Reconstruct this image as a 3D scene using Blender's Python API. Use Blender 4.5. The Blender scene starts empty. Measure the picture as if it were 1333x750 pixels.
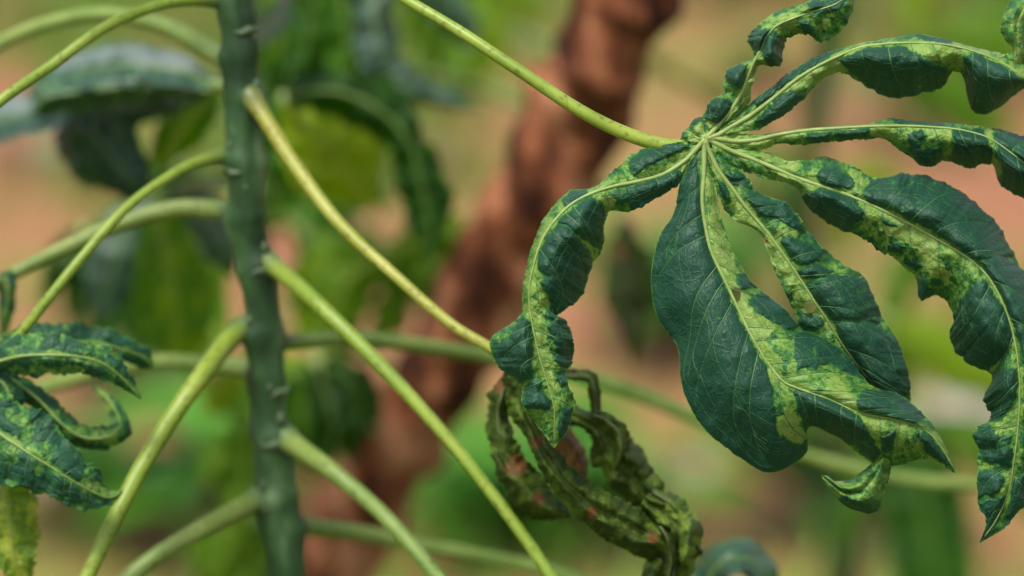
import bpy, math, random
import numpy as np
from mathutils import Vector, Matrix

# ------------------------------------------------------------------ camera, sky, sun, exposure
scene = bpy.context.scene
CAM_H, TILT, LENS, SENSOR = 1.15, math.radians(15.0), 100.0, 36.0
PXW = SENSOR / LENS                       # frame width at one metre
cam_data = bpy.data.cameras.new('camera')
cam_data.lens = LENS; cam_data.sensor_width = SENSOR
cam_data.clip_start = 0.05; cam_data.clip_end = 500
cam_data.dof.use_dof = True
cam_data.dof.focus_distance = 0.995
cam_data.dof.aperture_fstop = 3.5
cam_data.dof.aperture_blades = 9
cam = bpy.data.objects.new('camera', cam_data)
scene.collection.objects.link(cam)
cam.location = (0, 0, CAM_H)
cam.rotation_euler = (math.pi/2 - TILT, 0, 0)
scene.camera = cam

SUN_EL, SUN_AZ = math.radians(62), math.radians(215)     # azimuth clockwise from +Y: behind the camera, left
world = bpy.data.worlds.new('World'); scene.world = world
world.use_nodes = True
wn = world.node_tree.nodes; wl = world.node_tree.links
wn.clear()
sky = wn.new('ShaderNodeTexSky'); sky.sky_type = 'NISHITA'; sky.sun_disc = False
sky.sun_elevation = SUN_EL; sky.sun_rotation = SUN_AZ
sky.air_density = 1.0; sky.dust_density = 3.0; sky.ozone_density = 1.0
wb = wn.new('ShaderNodeBackground'); wb.inputs['Strength'].default_value = 0.085
wo = wn.new('ShaderNodeOutputWorld')
hz = wn.new('ShaderNodeHueSaturation'); hz.inputs['Saturation'].default_value = 0.5      # thin bright overcast
wl.new(sky.outputs[0], hz.inputs['Color']); wl.new(hz.outputs[0], wb.inputs[0]); wl.new(wb.outputs[0], wo.inputs[0])

sun_d = bpy.data.lights.new('sun', 'SUN'); sun_d.energy = 1.5; sun_d.angle = math.radians(13)
sun_d.color = (1.0, 0.95, 0.87)
sun = bpy.data.objects.new('sun', sun_d); scene.collection.objects.link(sun)
sv = Vector((math.sin(SUN_AZ)*math.cos(SUN_EL), math.cos(SUN_AZ)*math.cos(SUN_EL), math.sin(SUN_EL)))
sun.rotation_euler = (-sv).to_track_quat('-Z', 'Y').to_euler()
sun.location = (0, 0, 5)

scene.view_settings.view_transform = 'Standard'
scene.view_settings.look = 'None'
scene.view_settings.gamma = 1.0
scene.view_settings.exposure = 1.3
scene.render.engine = 'CYCLES'
scene.cycles.use_denoising = True

# ------------------------------------------------------------------ helpers
COL = scene.collection
ct, st = math.cos(TILT), math.sin(TILT)

def W(p):
    """(picture x, picture y, distance in m) -> world points; p is (..., 3)."""
    p = np.asarray(p, dtype=np.float64)
    d = p[..., 2]
    x = (p[..., 0]-666.5)/1333.0*PXW*d
    y = -(p[..., 1]-375.0)/1333.0*PXW*d
    return np.stack([x, d*ct + y*st, CAM_H - d*st + y*ct], -1)

TAB = np.random.RandomState(7).rand(256, 256)
def vnoise(x, y, seed=0):
    x = np.asarray(x, float) + seed*17.31; y = np.asarray(y, float) + seed*9.77
    xi = np.floor(x).astype(int); yi = np.floor(y).astype(int)
    fx = x-xi; fy = y-yi
    fx = fx*fx*(3-2*fx); fy = fy*fy*(3-2*fy)
    a = TAB[xi & 255, yi & 255]; b = TAB[(xi+1) & 255, yi & 255]
    c = TAB[xi & 255, (yi+1) & 255]; d = TAB[(xi+1) & 255, (yi+1) & 255]
    return (a*(1-fx)+b*fx)*(1-fy) + (c*(1-fx)+d*fx)*fy - 0.5
def fbm(x, y, seed=0, o=4):
    r = 0; a = 1.0
    for k in range(o):
        r = r + a*vnoise(x*2**k, y*2**k, seed+k*3); a *= 0.5
    return r
def sstep(a, b, x):
    t = np.clip((x-a)/(b-a), 0, 1); return t*t*(3-2*t)

def smooth_path(pts, n, per_len=None):
    """Hermite curve through rows of pts (first cols give the chord), n samples."""
    P = np.asarray(pts, float)
    dl = np.sqrt((np.diff(P[:, :2], axis=0)**2).sum(1)) + 1e-6
    u = np.concatenate([[0], np.cumsum(dl)]); u /= u[-1]
    m = np.zeros_like(P)
    m[1:-1] = (P[2:]-P[:-2])/(u[2:]-u[:-2])[:, None]
    m[0] = (P[1]-P[0])/(u[1]-u[0]); m[-1] = (P[-1]-P[-2])/(u[-1]-u[-2])
    t = np.linspace(0, 1, n)
    k = np.clip(np.searchsorted(u, t, side='right')-1, 0, len(u)-2)
    h = (u[k+1]-u[k])[:, None]; s = ((t-u[k])/h[:, 0])[:, None]
    s2 = s*s; s3 = s2*s
    return (2*s3-3*s2+1)*P[k] + (s3-2*s2+s)*h*m[k] + (-2*s3+3*s2)*P[k+1] + (s3-s2)*h*m[k+1]

ORG = {}
def link(o, parent=None, origin=(0, 0, 0)):
    COL.objects.link(o)
    og = np.array(origin, float); ORG[o.name] = og
    if parent is not None:
        o.parent = parent; o.location = Vector(og - ORG[parent.name])
    else:
        o.location = Vector(og)
    return o
def empty(name, origin, label=None, cat=None, group=None):
    o = bpy.data.objects.new(name, None); o.empty_display_size = 0.05
    link(o, None, origin)
    if label: o['label'] = label
    if cat: o['category'] = cat
    if group: o['group'] = group
    return o
def mesh_obj(name, V, F, mat, parent=None, origin=None, attrs=None, uv=None, smooth=True):
    V = np.asarray(V, float)
    if origin is None: origin = ORG[parent.name] if parent is not None else V[0]
    me = bpy.data.meshes.new(name)
    Vl = V - np.asarray(origin)
    F = np.asarray(F, dtype=np.int32)
    n, k = F.shape
    me.vertices.add(len(Vl)); me.vertices.foreach_set('co', Vl.ravel())
    me.loops.add(n*k); me.loops.foreach_set('vertex_index', F.ravel())
    me.polygons.add(n)
    me.polygons.foreach_set('loop_start', np.arange(0, n*k, k, dtype=np.int32))
    me.polygons.foreach_set('use_smooth', np.full(n, smooth))
    if uv is not None:
        l = me.uv_layers.new(name='UVMap')
        l.data.foreach_set('uv', np.asarray(uv)[F.ravel()].astype(np.float32).ravel())
    for nm, a in (attrs or {}).items():
        at = me.attributes.new(nm, 'FLOAT', 'POINT'); at.data.foreach_set('value', np.asarray(a, np.float32))
    me.update(); me.validate()
    if mat: me.materials.append(mat)
    o = bpy.data.objects.new(name, me)
    return link(o, parent, origin)

def tube_geo(P, R, sides=12, seed=0, rough=0.0):
    """tube along world points P with radii R (m), capped."""
    P = np.asarray(P, float); n = len(P); R = np.broadcast_to(np.asarray(R, float), (n,))
    T = np.gradient(P, axis=0); T /= np.linalg.norm(T, axis=1)[:, None] + 1e-12
    ref = np.array([0.13, -0.9, 0.42]); A = np.cross(T, ref); A /= np.linalg.norm(A, axis=1)[:, None]+1e-12
    B = np.cross(T, A)
    th = np.linspace(0, 2*math.pi, sides, endpoint=False)
    rr = R[:, None]*np.ones(sides)
    if rough:
        ii = np.arange(n)[:, None]; rr = rr*(1+rough*fbm(np.cos(th)[None]*1.2+ii*0.13, np.sin(th)[None]*1.2+ii*0.09, seed, 3))
    V = P[:, None] + rr[..., None]*(np.cos(th)[None, :, None]*A[:, None] + np.sin(th)[None, :, None]*B[:, None])
    V = V.reshape(-1, 3)
    i = np.arange(n-1)[:, None]; j = np.arange(sides)[None]
    a = i*sides+j; b = i*sides+(j+1) % sides
    F = np.stack([a, b, b+sides, a+sides], -1).reshape(-1, 4)
    c0 = len(V); V = np.vstack([V, P[:1], P[-1:]])
    jj = np.arange(sides); j2 = (jj+1) % sides
    F = np.vstack([F, np.stack([j2, jj, np.full(sides, c0), np.full(sides, c0)], -1)[:, [0, 1, 2, 2]],
                   np.stack([(n-1)*sides+jj, (n-1)*sides+j2, np.full(sides, c0+1), np.full(sides, c0+1)], -1)])
    return V, F
def tri_fix(F):
    return F

# build meshes that may contain degenerate quads (caps) via from_pydata
def tube_obj(name, path, mat, parent, sides=12, n=60, seed=0, rough=0.0, origin=None, base_flare=0.0, knobs=()):
    """path rows: (x, y, dist, width_px at that distance)."""
    S = smooth_path(path, n)
    Wp = W(S[:, :3])
    R = S[:, 3]*0.5*PXW/1333.0*S[:, 2]
    u = np.linspace(0, 1, n)
    if base_flare:                        # swollen foot where a stalk leaves the stem
        al_ = np.concatenate([[0], np.cumsum(np.linalg.norm(np.diff(Wp, axis=0), axis=1))])*1000
        R = R*(1+base_flare*np.exp(-((al_-7.5)/4.5)**2))
    for (k, a, w) in knobs: R = R*(1+a*np.exp(-((u-k)/w)**2))
    V, F = tube_geo(Wp, R, sides, seed, rough)
    if origin is None: origin = Wp[0]
    o = poly_obj(name, V, F, mat, parent, origin)
    al = np.concatenate([[0], np.cumsum(np.linalg.norm(np.diff(Wp, axis=0), axis=1))])*1000
    at = o.data.attributes.new('along', 'FLOAT', 'POINT'); at.data.foreach_set('value', np.concatenate([np.repeat(al, sides), [0, al[-1]]]).astype(np.float32))
    return o
def poly_obj(name, V, F, mat, parent, origin, smooth=True):
    me = bpy.data.meshes.new(name)
    fl = []
    for f in F.tolist():
        if f[2] == f[3]: f = f[:3]
        fl.append(f)
    me.from_pydata((np.asarray(V)-np.asarray(origin)).tolist(), [], fl)
    me.polygons.foreach_set('use_smooth', np.full(len(fl), smooth))
    me.update()
    me.materials.append(mat)
    o = bpy.data.objects.new(name, me)
    return link(o, parent, origin)

# ------------------------------------------------------------------ materials
def new_mat(name):
    m = bpy.data.materials.new(name); m.use_nodes = True
    nt = m.node_tree; nt.nodes.clear()
    return m, nt, nt.nodes, nt.links
def ramp(nodes, stops, interp='LINEAR'):
    r = nodes.new('ShaderNodeValToRGB'); cr = r.color_ramp; cr.interpolation = interp
    while len(cr.elements) < len(stops): cr.elements.new(0.5)
    for e, (p, c) in zip(cr.elements, stops): e.position = p; e.color = (*c, 1)
    return r
def math_n(nodes, links, op, a, b=None, clamp=False):
    n = nodes.new('ShaderNodeMath'); n.operation = op; n.use_clamp = clamp
    for i, v in enumerate((a, b)):
        if v is None: continue
        if hasattr(v, 'is_linked'): links.new(v, n.inputs[i])
        else: n.inputs[i].default_value = v
    return n.outputs[0]

def leaf_material(name, stops, rough=0.5, trans=0.13, detail=1.0, bump=0.5, spec=0.30):
    m, nt, N, L = new_mat(name)
    at = N.new('ShaderNodeAttribute'); at.attribute_name = 'mos'
    uv = N.new('ShaderNodeUVMap'); uv.uv_map = 'UVMap'
    nz = N.new('ShaderNodeTexNoise'); nz.inputs['Scale'].default_value = 0.16; nz.inputs['Detail'].default_value = 5
    nz.inputs['Roughness'].default_value = 0.62
    L.new(uv.outputs[0], nz.inputs['Vector'])
    n1 = math_n(N, L, 'SUBTRACT', nz.outputs[0], 0.5)
    n1 = math_n(N, L, 'MULTIPLY', n1, 0.62*detail)
    # mottling is strongest where dark and yellow tissue mix
    mix = math_n(N, L, 'SUBTRACT', 1.0, math_n(N, L, 'ABSOLUTE', math_n(N, L, 'MULTIPLY', math_n(N, L, 'SUBTRACT', at.outputs['Fac'], 0.5), 1.7)), True)
    mix = math_n(N, L, 'ADD', mix, 0.16)
    f = math_n(N, L, 'ADD', at.outputs['Fac'], math_n(N, L, 'MULTIPLY', n1, mix))
    # fine net of veinlets
    vor = N.new('ShaderNodeTexVoronoi'); vor.feature = 'DISTANCE_TO_EDGE'; vor.inputs['Scale'].default_value = 0.11
    nzw = N.new('ShaderNodeTexNoise'); nzw.inputs['Scale'].default_value = 0.08; nzw.inputs['Detail'].default_value = 2
    L.new(uv.outputs[0], nzw.inputs['Vector'])
    va = N.new('ShaderNodeVectorMath'); va.operation = 'MULTIPLY_ADD'
    L.new(nzw.outputs['Color'], va.inputs[0]); va.inputs[1].default_value = (9, 9, 0); L.new(uv.outputs[0], va.inputs[2])
    L.new(va.outputs[0], vor.inputs['Vector'])
    mr = N.new('ShaderNodeMapRange'); mr.inputs['From Min'].default_value = 0.0; mr.inputs['From Max'].default_value = 0.10
    mr.inputs['To Min'].default_value = 1.0; mr.inputs['To Max'].default_value = 0.0
    L.new(vor.outputs['Distance'], mr.inputs['Value'])
    f = math_n(N, L, 'ADD', f, math_n(N, L, 'MULTIPLY', mr.outputs[0], 0.07*detail), True)
    # in the mixed zone single cells between veinlets stay dark and the net round them turns yellow
    vc = N.new('ShaderNodeTexVoronoi'); vc.feature = 'DISTANCE_TO_EDGE'; vc.inputs['Scale'].default_value = 0.15
    L.new(va.outputs[0], vc.inputs['Vector'])
    vf = N.new('ShaderNodeTexVoronoi'); vf.feature = 'F1'; vf.inputs['Scale'].default_value = 0.15
    L.new(va.outputs[0], vf.inputs['Vector'])
    me_ = N.new('ShaderNodeMapRange'); me_.inputs['From Max'].default_value = 0.28; me_.inputs['To Min'].default_value = 1.0; me_.inputs['To Max'].default_value = 0.0
    L.new(vc.outputs['Distance'], me_.inputs['Value'])
    sep = N.new('ShaderNodeSeparateColor'); L.new(vf.outputs['Color'], sep.inputs[0])
    cell = math_n(N, L, 'ADD', math_n(N, L, 'MULTIPLY', me_.outputs[0], 0.28), math_n(N, L, 'MULTIPLY', math_n(N, L, 'SUBTRACT', sep.outputs[0], 0.70), 0.60))
    f = math_n(N, L, 'ADD', f, math_n(N, L, 'MULTIPLY', cell, math_n(N, L, 'MULTIPLY', math_n(N, L, 'SUBTRACT', mix, 0.36, True), 0.80*detail)), True)
    rp = ramp(N, stops); L.new(f, rp.inputs[0])
    # broad tone drift
    nb = N.new('ShaderNodeTexNoise'); nb.inputs['Scale'].default_value = 0.02; nb.inputs['Detail'].default_value = 3
    L.new(uv.outputs[0], nb.inputs['Vector'])
    hs = N.new('ShaderNodeHueSaturation')
    mrb = N.new('ShaderNodeMapRange'); mrb.inputs['To Min'].default_value = 0.72; mrb.inputs['To Max'].default_value = 1.28
    L.new(nb.outputs[0], mrb.inputs['Value']); L.new(mrb.outputs[0], hs.inputs['Value']); L.new(rp.outputs[0], hs.inputs['Color'])
    br = N.new('ShaderNodeAttribute'); br.attribute_name = 'brown'
    mixc = N.new('ShaderNodeMixRGB'); L.new(br.outputs['Fac'], mixc.inputs[0]); L.new(hs.outputs[0], mixc.inputs[1])
    mixc.inputs[2].default_value = (0.13, 0.060, 0.018, 1)
    col = mixc.outputs[0]
    bs = N.new('ShaderNodeBsdfPrincipled'); L.new(col, bs.inputs['Base Color'])
    bs.inputs['Roughness'].default_value = rough; bs.inputs['Specular IOR Level'].default_value = spec
    nr = math_n(N, L, 'ADD', math_n(N, L, 'MULTIPLY', nz.outputs[0], 0.3), rough-0.15)
    L.new(nr, bs.inputs['Roughness'])
    bu = N.new('ShaderNodeBump'); bu.inputs['Strength'].default_value = bump; bu.inputs['Distance'].default_value = 0.0006
    hsum = math_n(N, L, 'SUBTRACT', math_n(N, L, 'MULTIPLY', nz.outputs[0], 0.9), math_n(N, L, 'MULTIPLY', mr.outputs[0], 0.5))
    L.new(hsum, bu.inputs['Height']); L.new(bu.outputs[0], bs.inputs['Normal'])
    tr = N.new('ShaderNodeBsdfTranslucent')
    hs2 = N.new('ShaderNodeHueSaturation'); hs2.inputs['Saturation'].default_value = 1.15; hs2.inputs['Value'].default_value = 1.5
    L.new(col, hs2.inputs['Color']); L.new(hs2.outputs[0], tr.inputs[0])
    mx = N.new('ShaderNodeMixShader'); mx.inputs[0].default_value = trans
    L.new(bs.outputs[0], mx.inputs[1]); L.new(tr.outputs[0], mx.inputs[2])
    out = N.new('ShaderNodeOutputMaterial'); L.new(mx.outputs[0], out.inputs[0])
    return m

def simple_mat(name, c1, c2, scale=60, rough=0.5, bump=0.2, c3=None, stretch=(1, 1, 1), bdist=0.001, spec=0.4, detail=4, lo=0.35, hi=0.65, base_tone=None):
    m, nt, N, L = new_mat(name)
    tc = N.new('ShaderNodeTexCoord'); mp = N.new('ShaderNodeMapping'); mp.inputs['Scale'].default_value = stretch
    L.new(tc.outputs['Object'], mp.inputs[0])
    nz = N.new('ShaderNodeTexNoise'); nz.inputs['Scale'].default_value = scale; nz.inputs['Detail'].default_value = detail
    nz.inputs['Roughness'].default_value = 0.6
    L.new(mp.outputs[0], nz.inputs['Vector'])
    stops = [(lo, c1), (hi, c2)] if c3 is None else [(lo, c1), ((lo+hi)/2, c2), (hi, c3)]
    rp = ramp(N, stops); L.new(nz.outputs[0], rp.inputs[0])
    colr = rp.outputs[0]
    if base_tone:                         # waxy grey-green foot of a leaf stalk
        at = N.new('ShaderNodeAttribute'); at.attribute_name = 'along'
        mr = N.new('ShaderNodeMapRange'); mr.interpolation_type = 'SMOOTHSTEP'; mr.inputs['From Min'].default_value = 6; mr.inputs['From Max'].default_value = 22
        mr.inputs['To Min'].default_value = 0.85; mr.inputs['To Max'].default_value = 0.0
        L.new(at.outputs['Fac'], mr.inputs['Value'])
        mx = N.new('ShaderNodeMixRGB'); L.new(mr.outputs[0], mx.inputs[0]); L.new(colr, mx.inputs[1]); mx.inputs[2].default_value = (*base_tone, 1)
        sp = N.new('ShaderNodeTexNoise'); sp.inputs['Scale'].default_value = 420; sp.inputs['Detail'].default_value = 3; L.new(tc.outputs['Object'], sp.inputs['Vector'])
        rs_ = ramp(N, [(0.56, (1, 1, 1)), (0.70, (0.52, 0.40, 0.32))]); L.new(sp.outputs[0], rs_.inputs[0])
        rd = N.new('ShaderNodeTexNoise'); rd.inputs['Scale'].default_value = 16; L.new(tc.outputs['Object'], rd.inputs['Vector'])
        rr_ = ramp(N, [(0.45, (1, 1, 1)), (0.75, (1.05, 0.88, 0.80))]); L.new(rd.outputs[0], rr_.inputs[0])
        m1 = N.new('ShaderNodeMixRGB'); m1.blend_type = 'MULTIPLY'; m1.inputs[0].default_value = 0.8; L.new(mx.outputs[0], m1.inputs[1]); L.new(rs_.outputs[0], m1.inputs[2])
        m2 = N.new('ShaderNodeMixRGB'); m2.blend_type = 'MULTIPLY'; m2.inputs[0].default_value = 0.7; L.new(m1.outputs[0], m2.inputs[1]); L.new(rr_.outputs[0], m2.inputs[2])
        colr = m2.outputs[0]
    bs = N.new('ShaderNodeBsdfPrincipled'); L.new(colr, bs.inputs['Base Color'])
    bs.inputs['Roughness'].default_value = rough; bs.inputs['Specular IOR Level'].default_value = spec
    if bump:
        bu = N.new('ShaderNodeBump'); bu.inputs['Strength'].default_value = bump; bu.inputs['Distance'].default_value = bdist
        L.new(nz.outputs[0], bu.inputs['Height']); L.new(bu.outputs[0], bs.inputs['Normal'])
    out = N.new('ShaderNodeOutputMaterial'); L.new(bs.outputs[0], out.inputs[0])
    return m

MOS_STOPS = [(0.0, (0.011, 0.054, 0.031)), (0.22, (0.014, 0.071, 0.034)), (0.34, (0.018, 0.098, 0.024)),
             (0.52, (0.045, 0.160, 0.028)), (0.66, (0.100, 0.225, 0.036)), (0.80, (0.170, 0.290, 0.052)), (1.0, (0.225, 0.325, 0.085))]
M_LEAF = leaf_material('mosaic_leaf', MOS_STOPS)
M_BACK = leaf_material('background_leaf', [(0.0, (0.006, 0.030, 0.003)), (0.5, (0.040, 0.15, 0.003)), (1.0, (0.25, 0.36, 0.006))], rough=0.55, trans=0.46, detail=0.5)
M_SHEEN = leaf_material('glossy_leaf', [(0.0, (0.010, 0.045, 0.032)), (0.5, (0.035, 0.13, 0.03)), (1.0, (0.14, 0.25, 0.05))], rough=0.40, trans=0.12, detail=0.7, spec=1.0)
M_SHEEN_PAINT = leaf_material('painted_sheen_leaf', [(0.0, (0.007, 0.036, 0.022)), (0.3, (0.022, 0.085, 0.030)), (0.6, (0.055, 0.115, 0.070)), (1.0, (0.17, 0.21, 0.19))], rough=0.42, trans=0.1, detail=0.7, spec=0.6)  # pale end of the ramp paints in whitish sky sheen
M_YELLOW = leaf_material('yellow_leaf', [(0.0, (0.05, 0.15, 0.02)), (0.4, (0.16, 0.27, 0.025)), (1.0, (0.36, 0.42, 0.05))], rough=0.5, trans=0.35)
M_DRY = leaf_material('withered_leaf', [(0.0, (0.010, 0.012, 0.003)), (0.3, (0.030, 0.056, 0.005)), (0.6, (0.066, 0.120, 0.010)), (1.0, (0.17, 0.25, 0.032))], rough=0.6, trans=0.10, detail=0.6, bump=0.5, spec=0.25)
M_RIB = simple_mat('leaf_vein', (0.17, 0.27, 0.065), (0.26, 0.34, 0.10), 300, 0.45, 0.1)
M_VEIN = simple_mat('fine_vein', (0.040, 0.125, 0.045), (0.085, 0.185, 0.065), 300, 0.5, 0.0)
M_HUB = simple_mat('leaf_centre', (0.24, 0.36, 0.10), (0.38, 0.46, 0.16), 250, 0.5, 0.1)
M_PET = simple_mat('petiole_green', (0.150, 0.245, 0.020), (0.240, 0.335, 0.042), 50, 0.42, 0.08, base_tone=(0.05, 0.105, 0.042))
M_PETD = simple_mat('petiole_dull_green', (0.120, 0.205, 0.034), (0.205, 0.290, 0.062), 45, 0.45, 0.08, base_tone=(0.05, 0.10, 0.045))
M_PETY = simple_mat('petiole_yellow', (0.25, 0.28, 0.034), (0.33, 0.35, 0.065), 50, 0.42, 0.08, base_tone=(0.05, 0.095, 0.035))
M_STEM = simple_mat('stem_green', (0.009, 0.034, 0.009), (0.028, 0.080, 0.022), 48, 0.55, 0.35, c3=(0.125, 0.20, 0.085), stretch=(1, 1, 0.4), lo=0.36, hi=0.70)
M_NODE = simple_mat('leaf_scar', (0.035, 0.080, 0.030), (0.095, 0.135, 0.065), 80, 0.55, 0.2)
M_BARK = simple_mat('bark', (0.030, 0.008, 0.004), (0.22, 0.072, 0.028), 38, 0.8, 0.9, c3=(0.52, 0.25, 0.135), stretch=(1, 1, 0.45), bdist=0.012, spec=0.2, detail=4, lo=0.38, hi=0.66)

# ------------------------------------------------------------------ lobe builder
def grid_faces(nt, ns, off=0):
    i = np.arange(nt-1)[:, None]; j = np.arange(ns-1)[None]
    a = i*ns+j
    return np.stack([a, a+1, a+ns+1, a+ns], -1).reshape(-1, 4)+off

def poly_sdf(x, y, P):
    """signed distance to a closed polygon, negative inside."""
    d2 = np.full(x.shape, 1e9); ins = np.zeros(x.shape, bool); n = len(P)
    for i in range(n):
        ax, ay = P[i]; bx, by = P[(i+1) % n]; ex, ey = bx-ax, by-ay
        h = np.clip(((x-ax)*ex+(y-ay)*ey)/(ex*ex+ey*ey+1e-9), 0, 1)
        d2 = np.minimum(d2, (x-ax-h*ex)**2+(y-ay-h*ey)**2)
        c = ((ay > y) != (by > y)) & (x < ex*(y-ay)/(ey if abs(ey) > 1e-9 else 1e-9)+ax)
        ins ^= c
    d = np.sqrt(d2)
    return np.where(ins, -d, d)

class Lobe:
    """stations rows: mid x,y, left x,y, right x,y, mid/left/right depth mm, left/right bulge mm."""
    def __init__(s, stations, dist, seed=0, res=1.35, crinkle=1.0, quilt=1.0, vstep=30, slant=0.35, strokes=(), base=0.06,
                 edge=1.5, ruffle=2.0, spots=(), islands=0.0, blister=1.0, pleat=0.0, dark=(), ground=None, late=(), holes=()):
        S = np.zeros((len(stations), 11))
        for i, r in enumerate(stations): S[i, :len(r)] = r
        ln = np.sqrt((np.diff(S[:, :2], axis=0)**2).sum(1)).sum()
        nt = max(8, int(ln/res)); s.ln = ln; s.nt = nt; s.dist = dist
        Q = smooth_path(S, nt)
        M = Q[:, [0, 1, 6]]; Lm = Q[:, [2, 3, 7]]; Rm = Q[:, [4, 5, 8]]
        wl_ = np.hypot(*(Lm-M)[:, :2].T).max(); wr_ = np.hypot(*(Rm-M)[:, :2].T).max()
        nl = max(5, int(wl_/res)); nr = max(5, int(wr_/res)); s.nl, s.nr = nl, nr
        tt = np.linspace(0, 1, nt); tpx = tt*ln
        grids = []; vd = []; s.veins = []
        rng = random.Random(seed*13+5)
        for side, (E, b, n) in enumerate(((Lm, Q[:, 9], nl), (Rm, Q[:, 10], nr))):
            ss = np.linspace(0, 1, n+1)
            vec = E-M; wid = np.hypot(vec[:, 0], vec[:, 1])
            # uneven margin
            er = (fbm(tpx/9.0, np.full(nt, side*7.0), seed, 3)*1.3 + vnoise(tpx/21.0, np.full(nt, 9+side*7.0), seed+5)*1.6 + fbm(tpx/3.2, np.full(nt, 4+side*7.0), seed+9, 2)*0.9)*edge*np.clip(wid/14, 0, 1)
            scale = 1+er/(wid+6)
            T, SS = np.meshgrid(tpx, ss, indexing='ij')
            X = M[:, None, :2] + vec[:, None, :2]*(SS*scale[:, None])[..., None]
            D = M[:, 2][:, None] + vec[:, 2][:, None]*SS**1.35 - b[:, None]*np.sin(np.pi*np.clip(SS, 0, 1)**0.9)**1.15 - 1.1*sstep(0.82, 1.0, SS)*np.clip(wid/20, 0, 1)[:, None]*(0.6+vnoise(tpx/14.0, np.full(nt, 2.0), seed+4))[:, None]
            ru = (vnoise(tpx/26.0, np.full(nt, 3.0+side*5), seed+1)*1.4 + vnoise(tpx/11.0, np.full(nt, 1.0+side*5), seed+2)*0.7)*ruffle
            D = D + ru[:, None]*SS**2*np.clip(wid/25, 0, 1)[:, None]
            # lateral veins
            dist_v = np.full(T.shape, 99.0); seg = np.zeros(T.shape)
            t0 = vstep*(0.5+0.3*side); k = 0
            while t0 < ln-8:
                wloc = np.interp(t0, tpx, wid)
                sl = slant*wloc*rng.uniform(0.5, 1.3); cu = vstep*rng.uniform(0.2, 0.9); pw = rng.uniform(2.2, 5.0); wb = rng.uniform(-1, 1)*3.0
                tv = t0 + sl*SS + cu*SS**pw + wb*np.sin(SS*5.0)*SS
                dv = np.abs(T-tv); dist_v = np.minimum(dist_v, dv + np.where(SS > 0.93, 4, 0)); seg = np.where(T > tv, rng.uniform(-1, 1), seg)
                if wloc > 9: s.veins.append((side, t0, sl, cu, pw, wb, wloc, rng.uniform(0.5, 1.0)))
                t0 += vstep*rng.uniform(0.5, 1.5); k += 1
            grids.append((X, D, T, SS, wid, seg)); vd.append(dist_v)
        # left side reversed so that the sheet runs left margin -> midrib -> right margin
        X = np.concatenate([grids[0][0][:, ::-1], grids[1][0][:, 1:]], 1)
        D = np.concatenate([grids[0][1][:, ::-1], grids[1][1][:, 1:]], 1)
        SS = np.concatenate([-grids[0][3][:, ::-1], grids[1][3][:, 1:]], 1)
        T = np.concatenate([grids[0][2][:, ::-1], grids[1][2][:, 1:]], 1)
        VD = np.concatenate([vd[0][:, ::-1], vd[1][:, 1:]], 1)
        wloc = np.concatenate([np.repeat(grids[0][4][:, None], nl+1, 1), np.repeat(grids[1][4][:, None], nr, 1)], 1)
        U = SS*wloc
        SEG = np.concatenate([grids[0][5][:, ::-1], grids[1][5][:, 1:]], 1)*np.clip(np.abs(U)/8-0.3, 0, 1)
        # mosaic
        x, y = X[..., 0], X[..., 1]
        wx = x + fbm(x/13.0, y/13.0, 31, 3)*8; wy = y + fbm(x/13.0, y/13.0, 57, 3)*8
        mos = np.full(x.shape, base) + 0.10*fbm(x/30.0, y/30.0, seed+70, 3)
        FN = 0.50*fbm(x/6.0, y/6.0, 91, 3) + 0.16*vnoise(x/2.2, y/2.2, 93) + 0.17*SEG; FS = 0.34*fbm(x/7.0, y/7.0, 117, 3)
        mid_y = np.exp(-(U/5.0)**2)*0.35
        mos = np.maximum(mos, base+mid_y)
        if islands:
            mos = np.maximum(mos, islands*sstep(-0.05, 0.25, fbm(x/16.0, y/16.0, seed+40, 4)))
        if ground is not None:
            mos = np.clip(ground + 0.22*np.exp(-(U/11.0)**2) + 0.32*fbm(x/8.0, y/8.0, seed+140, 4) + 0.14*SEG + 0.25*fbm(x/26.0, y/26.0, seed+150, 2), 0.05, 1.0)
        dome = np.zeros(x.shape)
        def overlay(mos):
            px_ = x + fbm(x/7.0, y/7.0, 12, 3)*2.6; py_ = y + fbm(x/7.0, y/7.0, 44, 3)*2.6
            for poly in dark:
                d = poly_sdf(px_, py_, np.array(poly, float))
                soft = 2.2+9.0*np.clip(vnoise(x/17.0, y/17.0, 61), 0, 1); inside = 1-sstep(-1.2, soft, d)
                tone = base + 0.05*fbm(x/18.0, y/18.0, seed+9, 3) + 0.12*sstep(-4.0, 0.0, d)
                mos = mos*(1-inside) + tone*inside
                np.maximum(dome, np.sqrt(np.clip(-d/9.0, 0, 1)), out=dome)
            return mos
        for stroke in list(strokes)+['dark']+list(late):
            if stroke == 'dark':
                mos = overlay(mos); continue
            (x0, y0, x1, y1, r, a) = stroke
            vx, vy = x1-x0, y1-y0; l2 = vx*vx+vy*vy+1e-6
            h = np.clip(((wx-x0)*vx+(wy-y0)*vy)/l2, 0, 1)
            d = np.hypot(wx-x0-h*vx, wy-y0-h*vy)
            ks = 1-sstep(r*0.30, r*1.5+4.0, d)
            k = sstep(0.36, 0.70, ks + FN)
            if a >= 0: mos = np.maximum(mos, np.maximum(a*k*(1+FS), 0.36*sstep(0.02, 0.55, ks+FN)*min(1, a*1.5)))
            else: mos = mos*(1-k) + (base+0.0)*k
        # thin pale margin and pale tissue round the side veins
        s_edge = (1-np.abs(SS))*wloc
        mos = np.maximum(mos, 0.62*np.exp(-(s_edge/1.3)**2)*np.clip(wloc/14, 0, 1))
        mos = np.maximum(mos, 0.20*np.exp(-(VD/2.2)**2))
        brown = np.zeros(x.shape)
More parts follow.
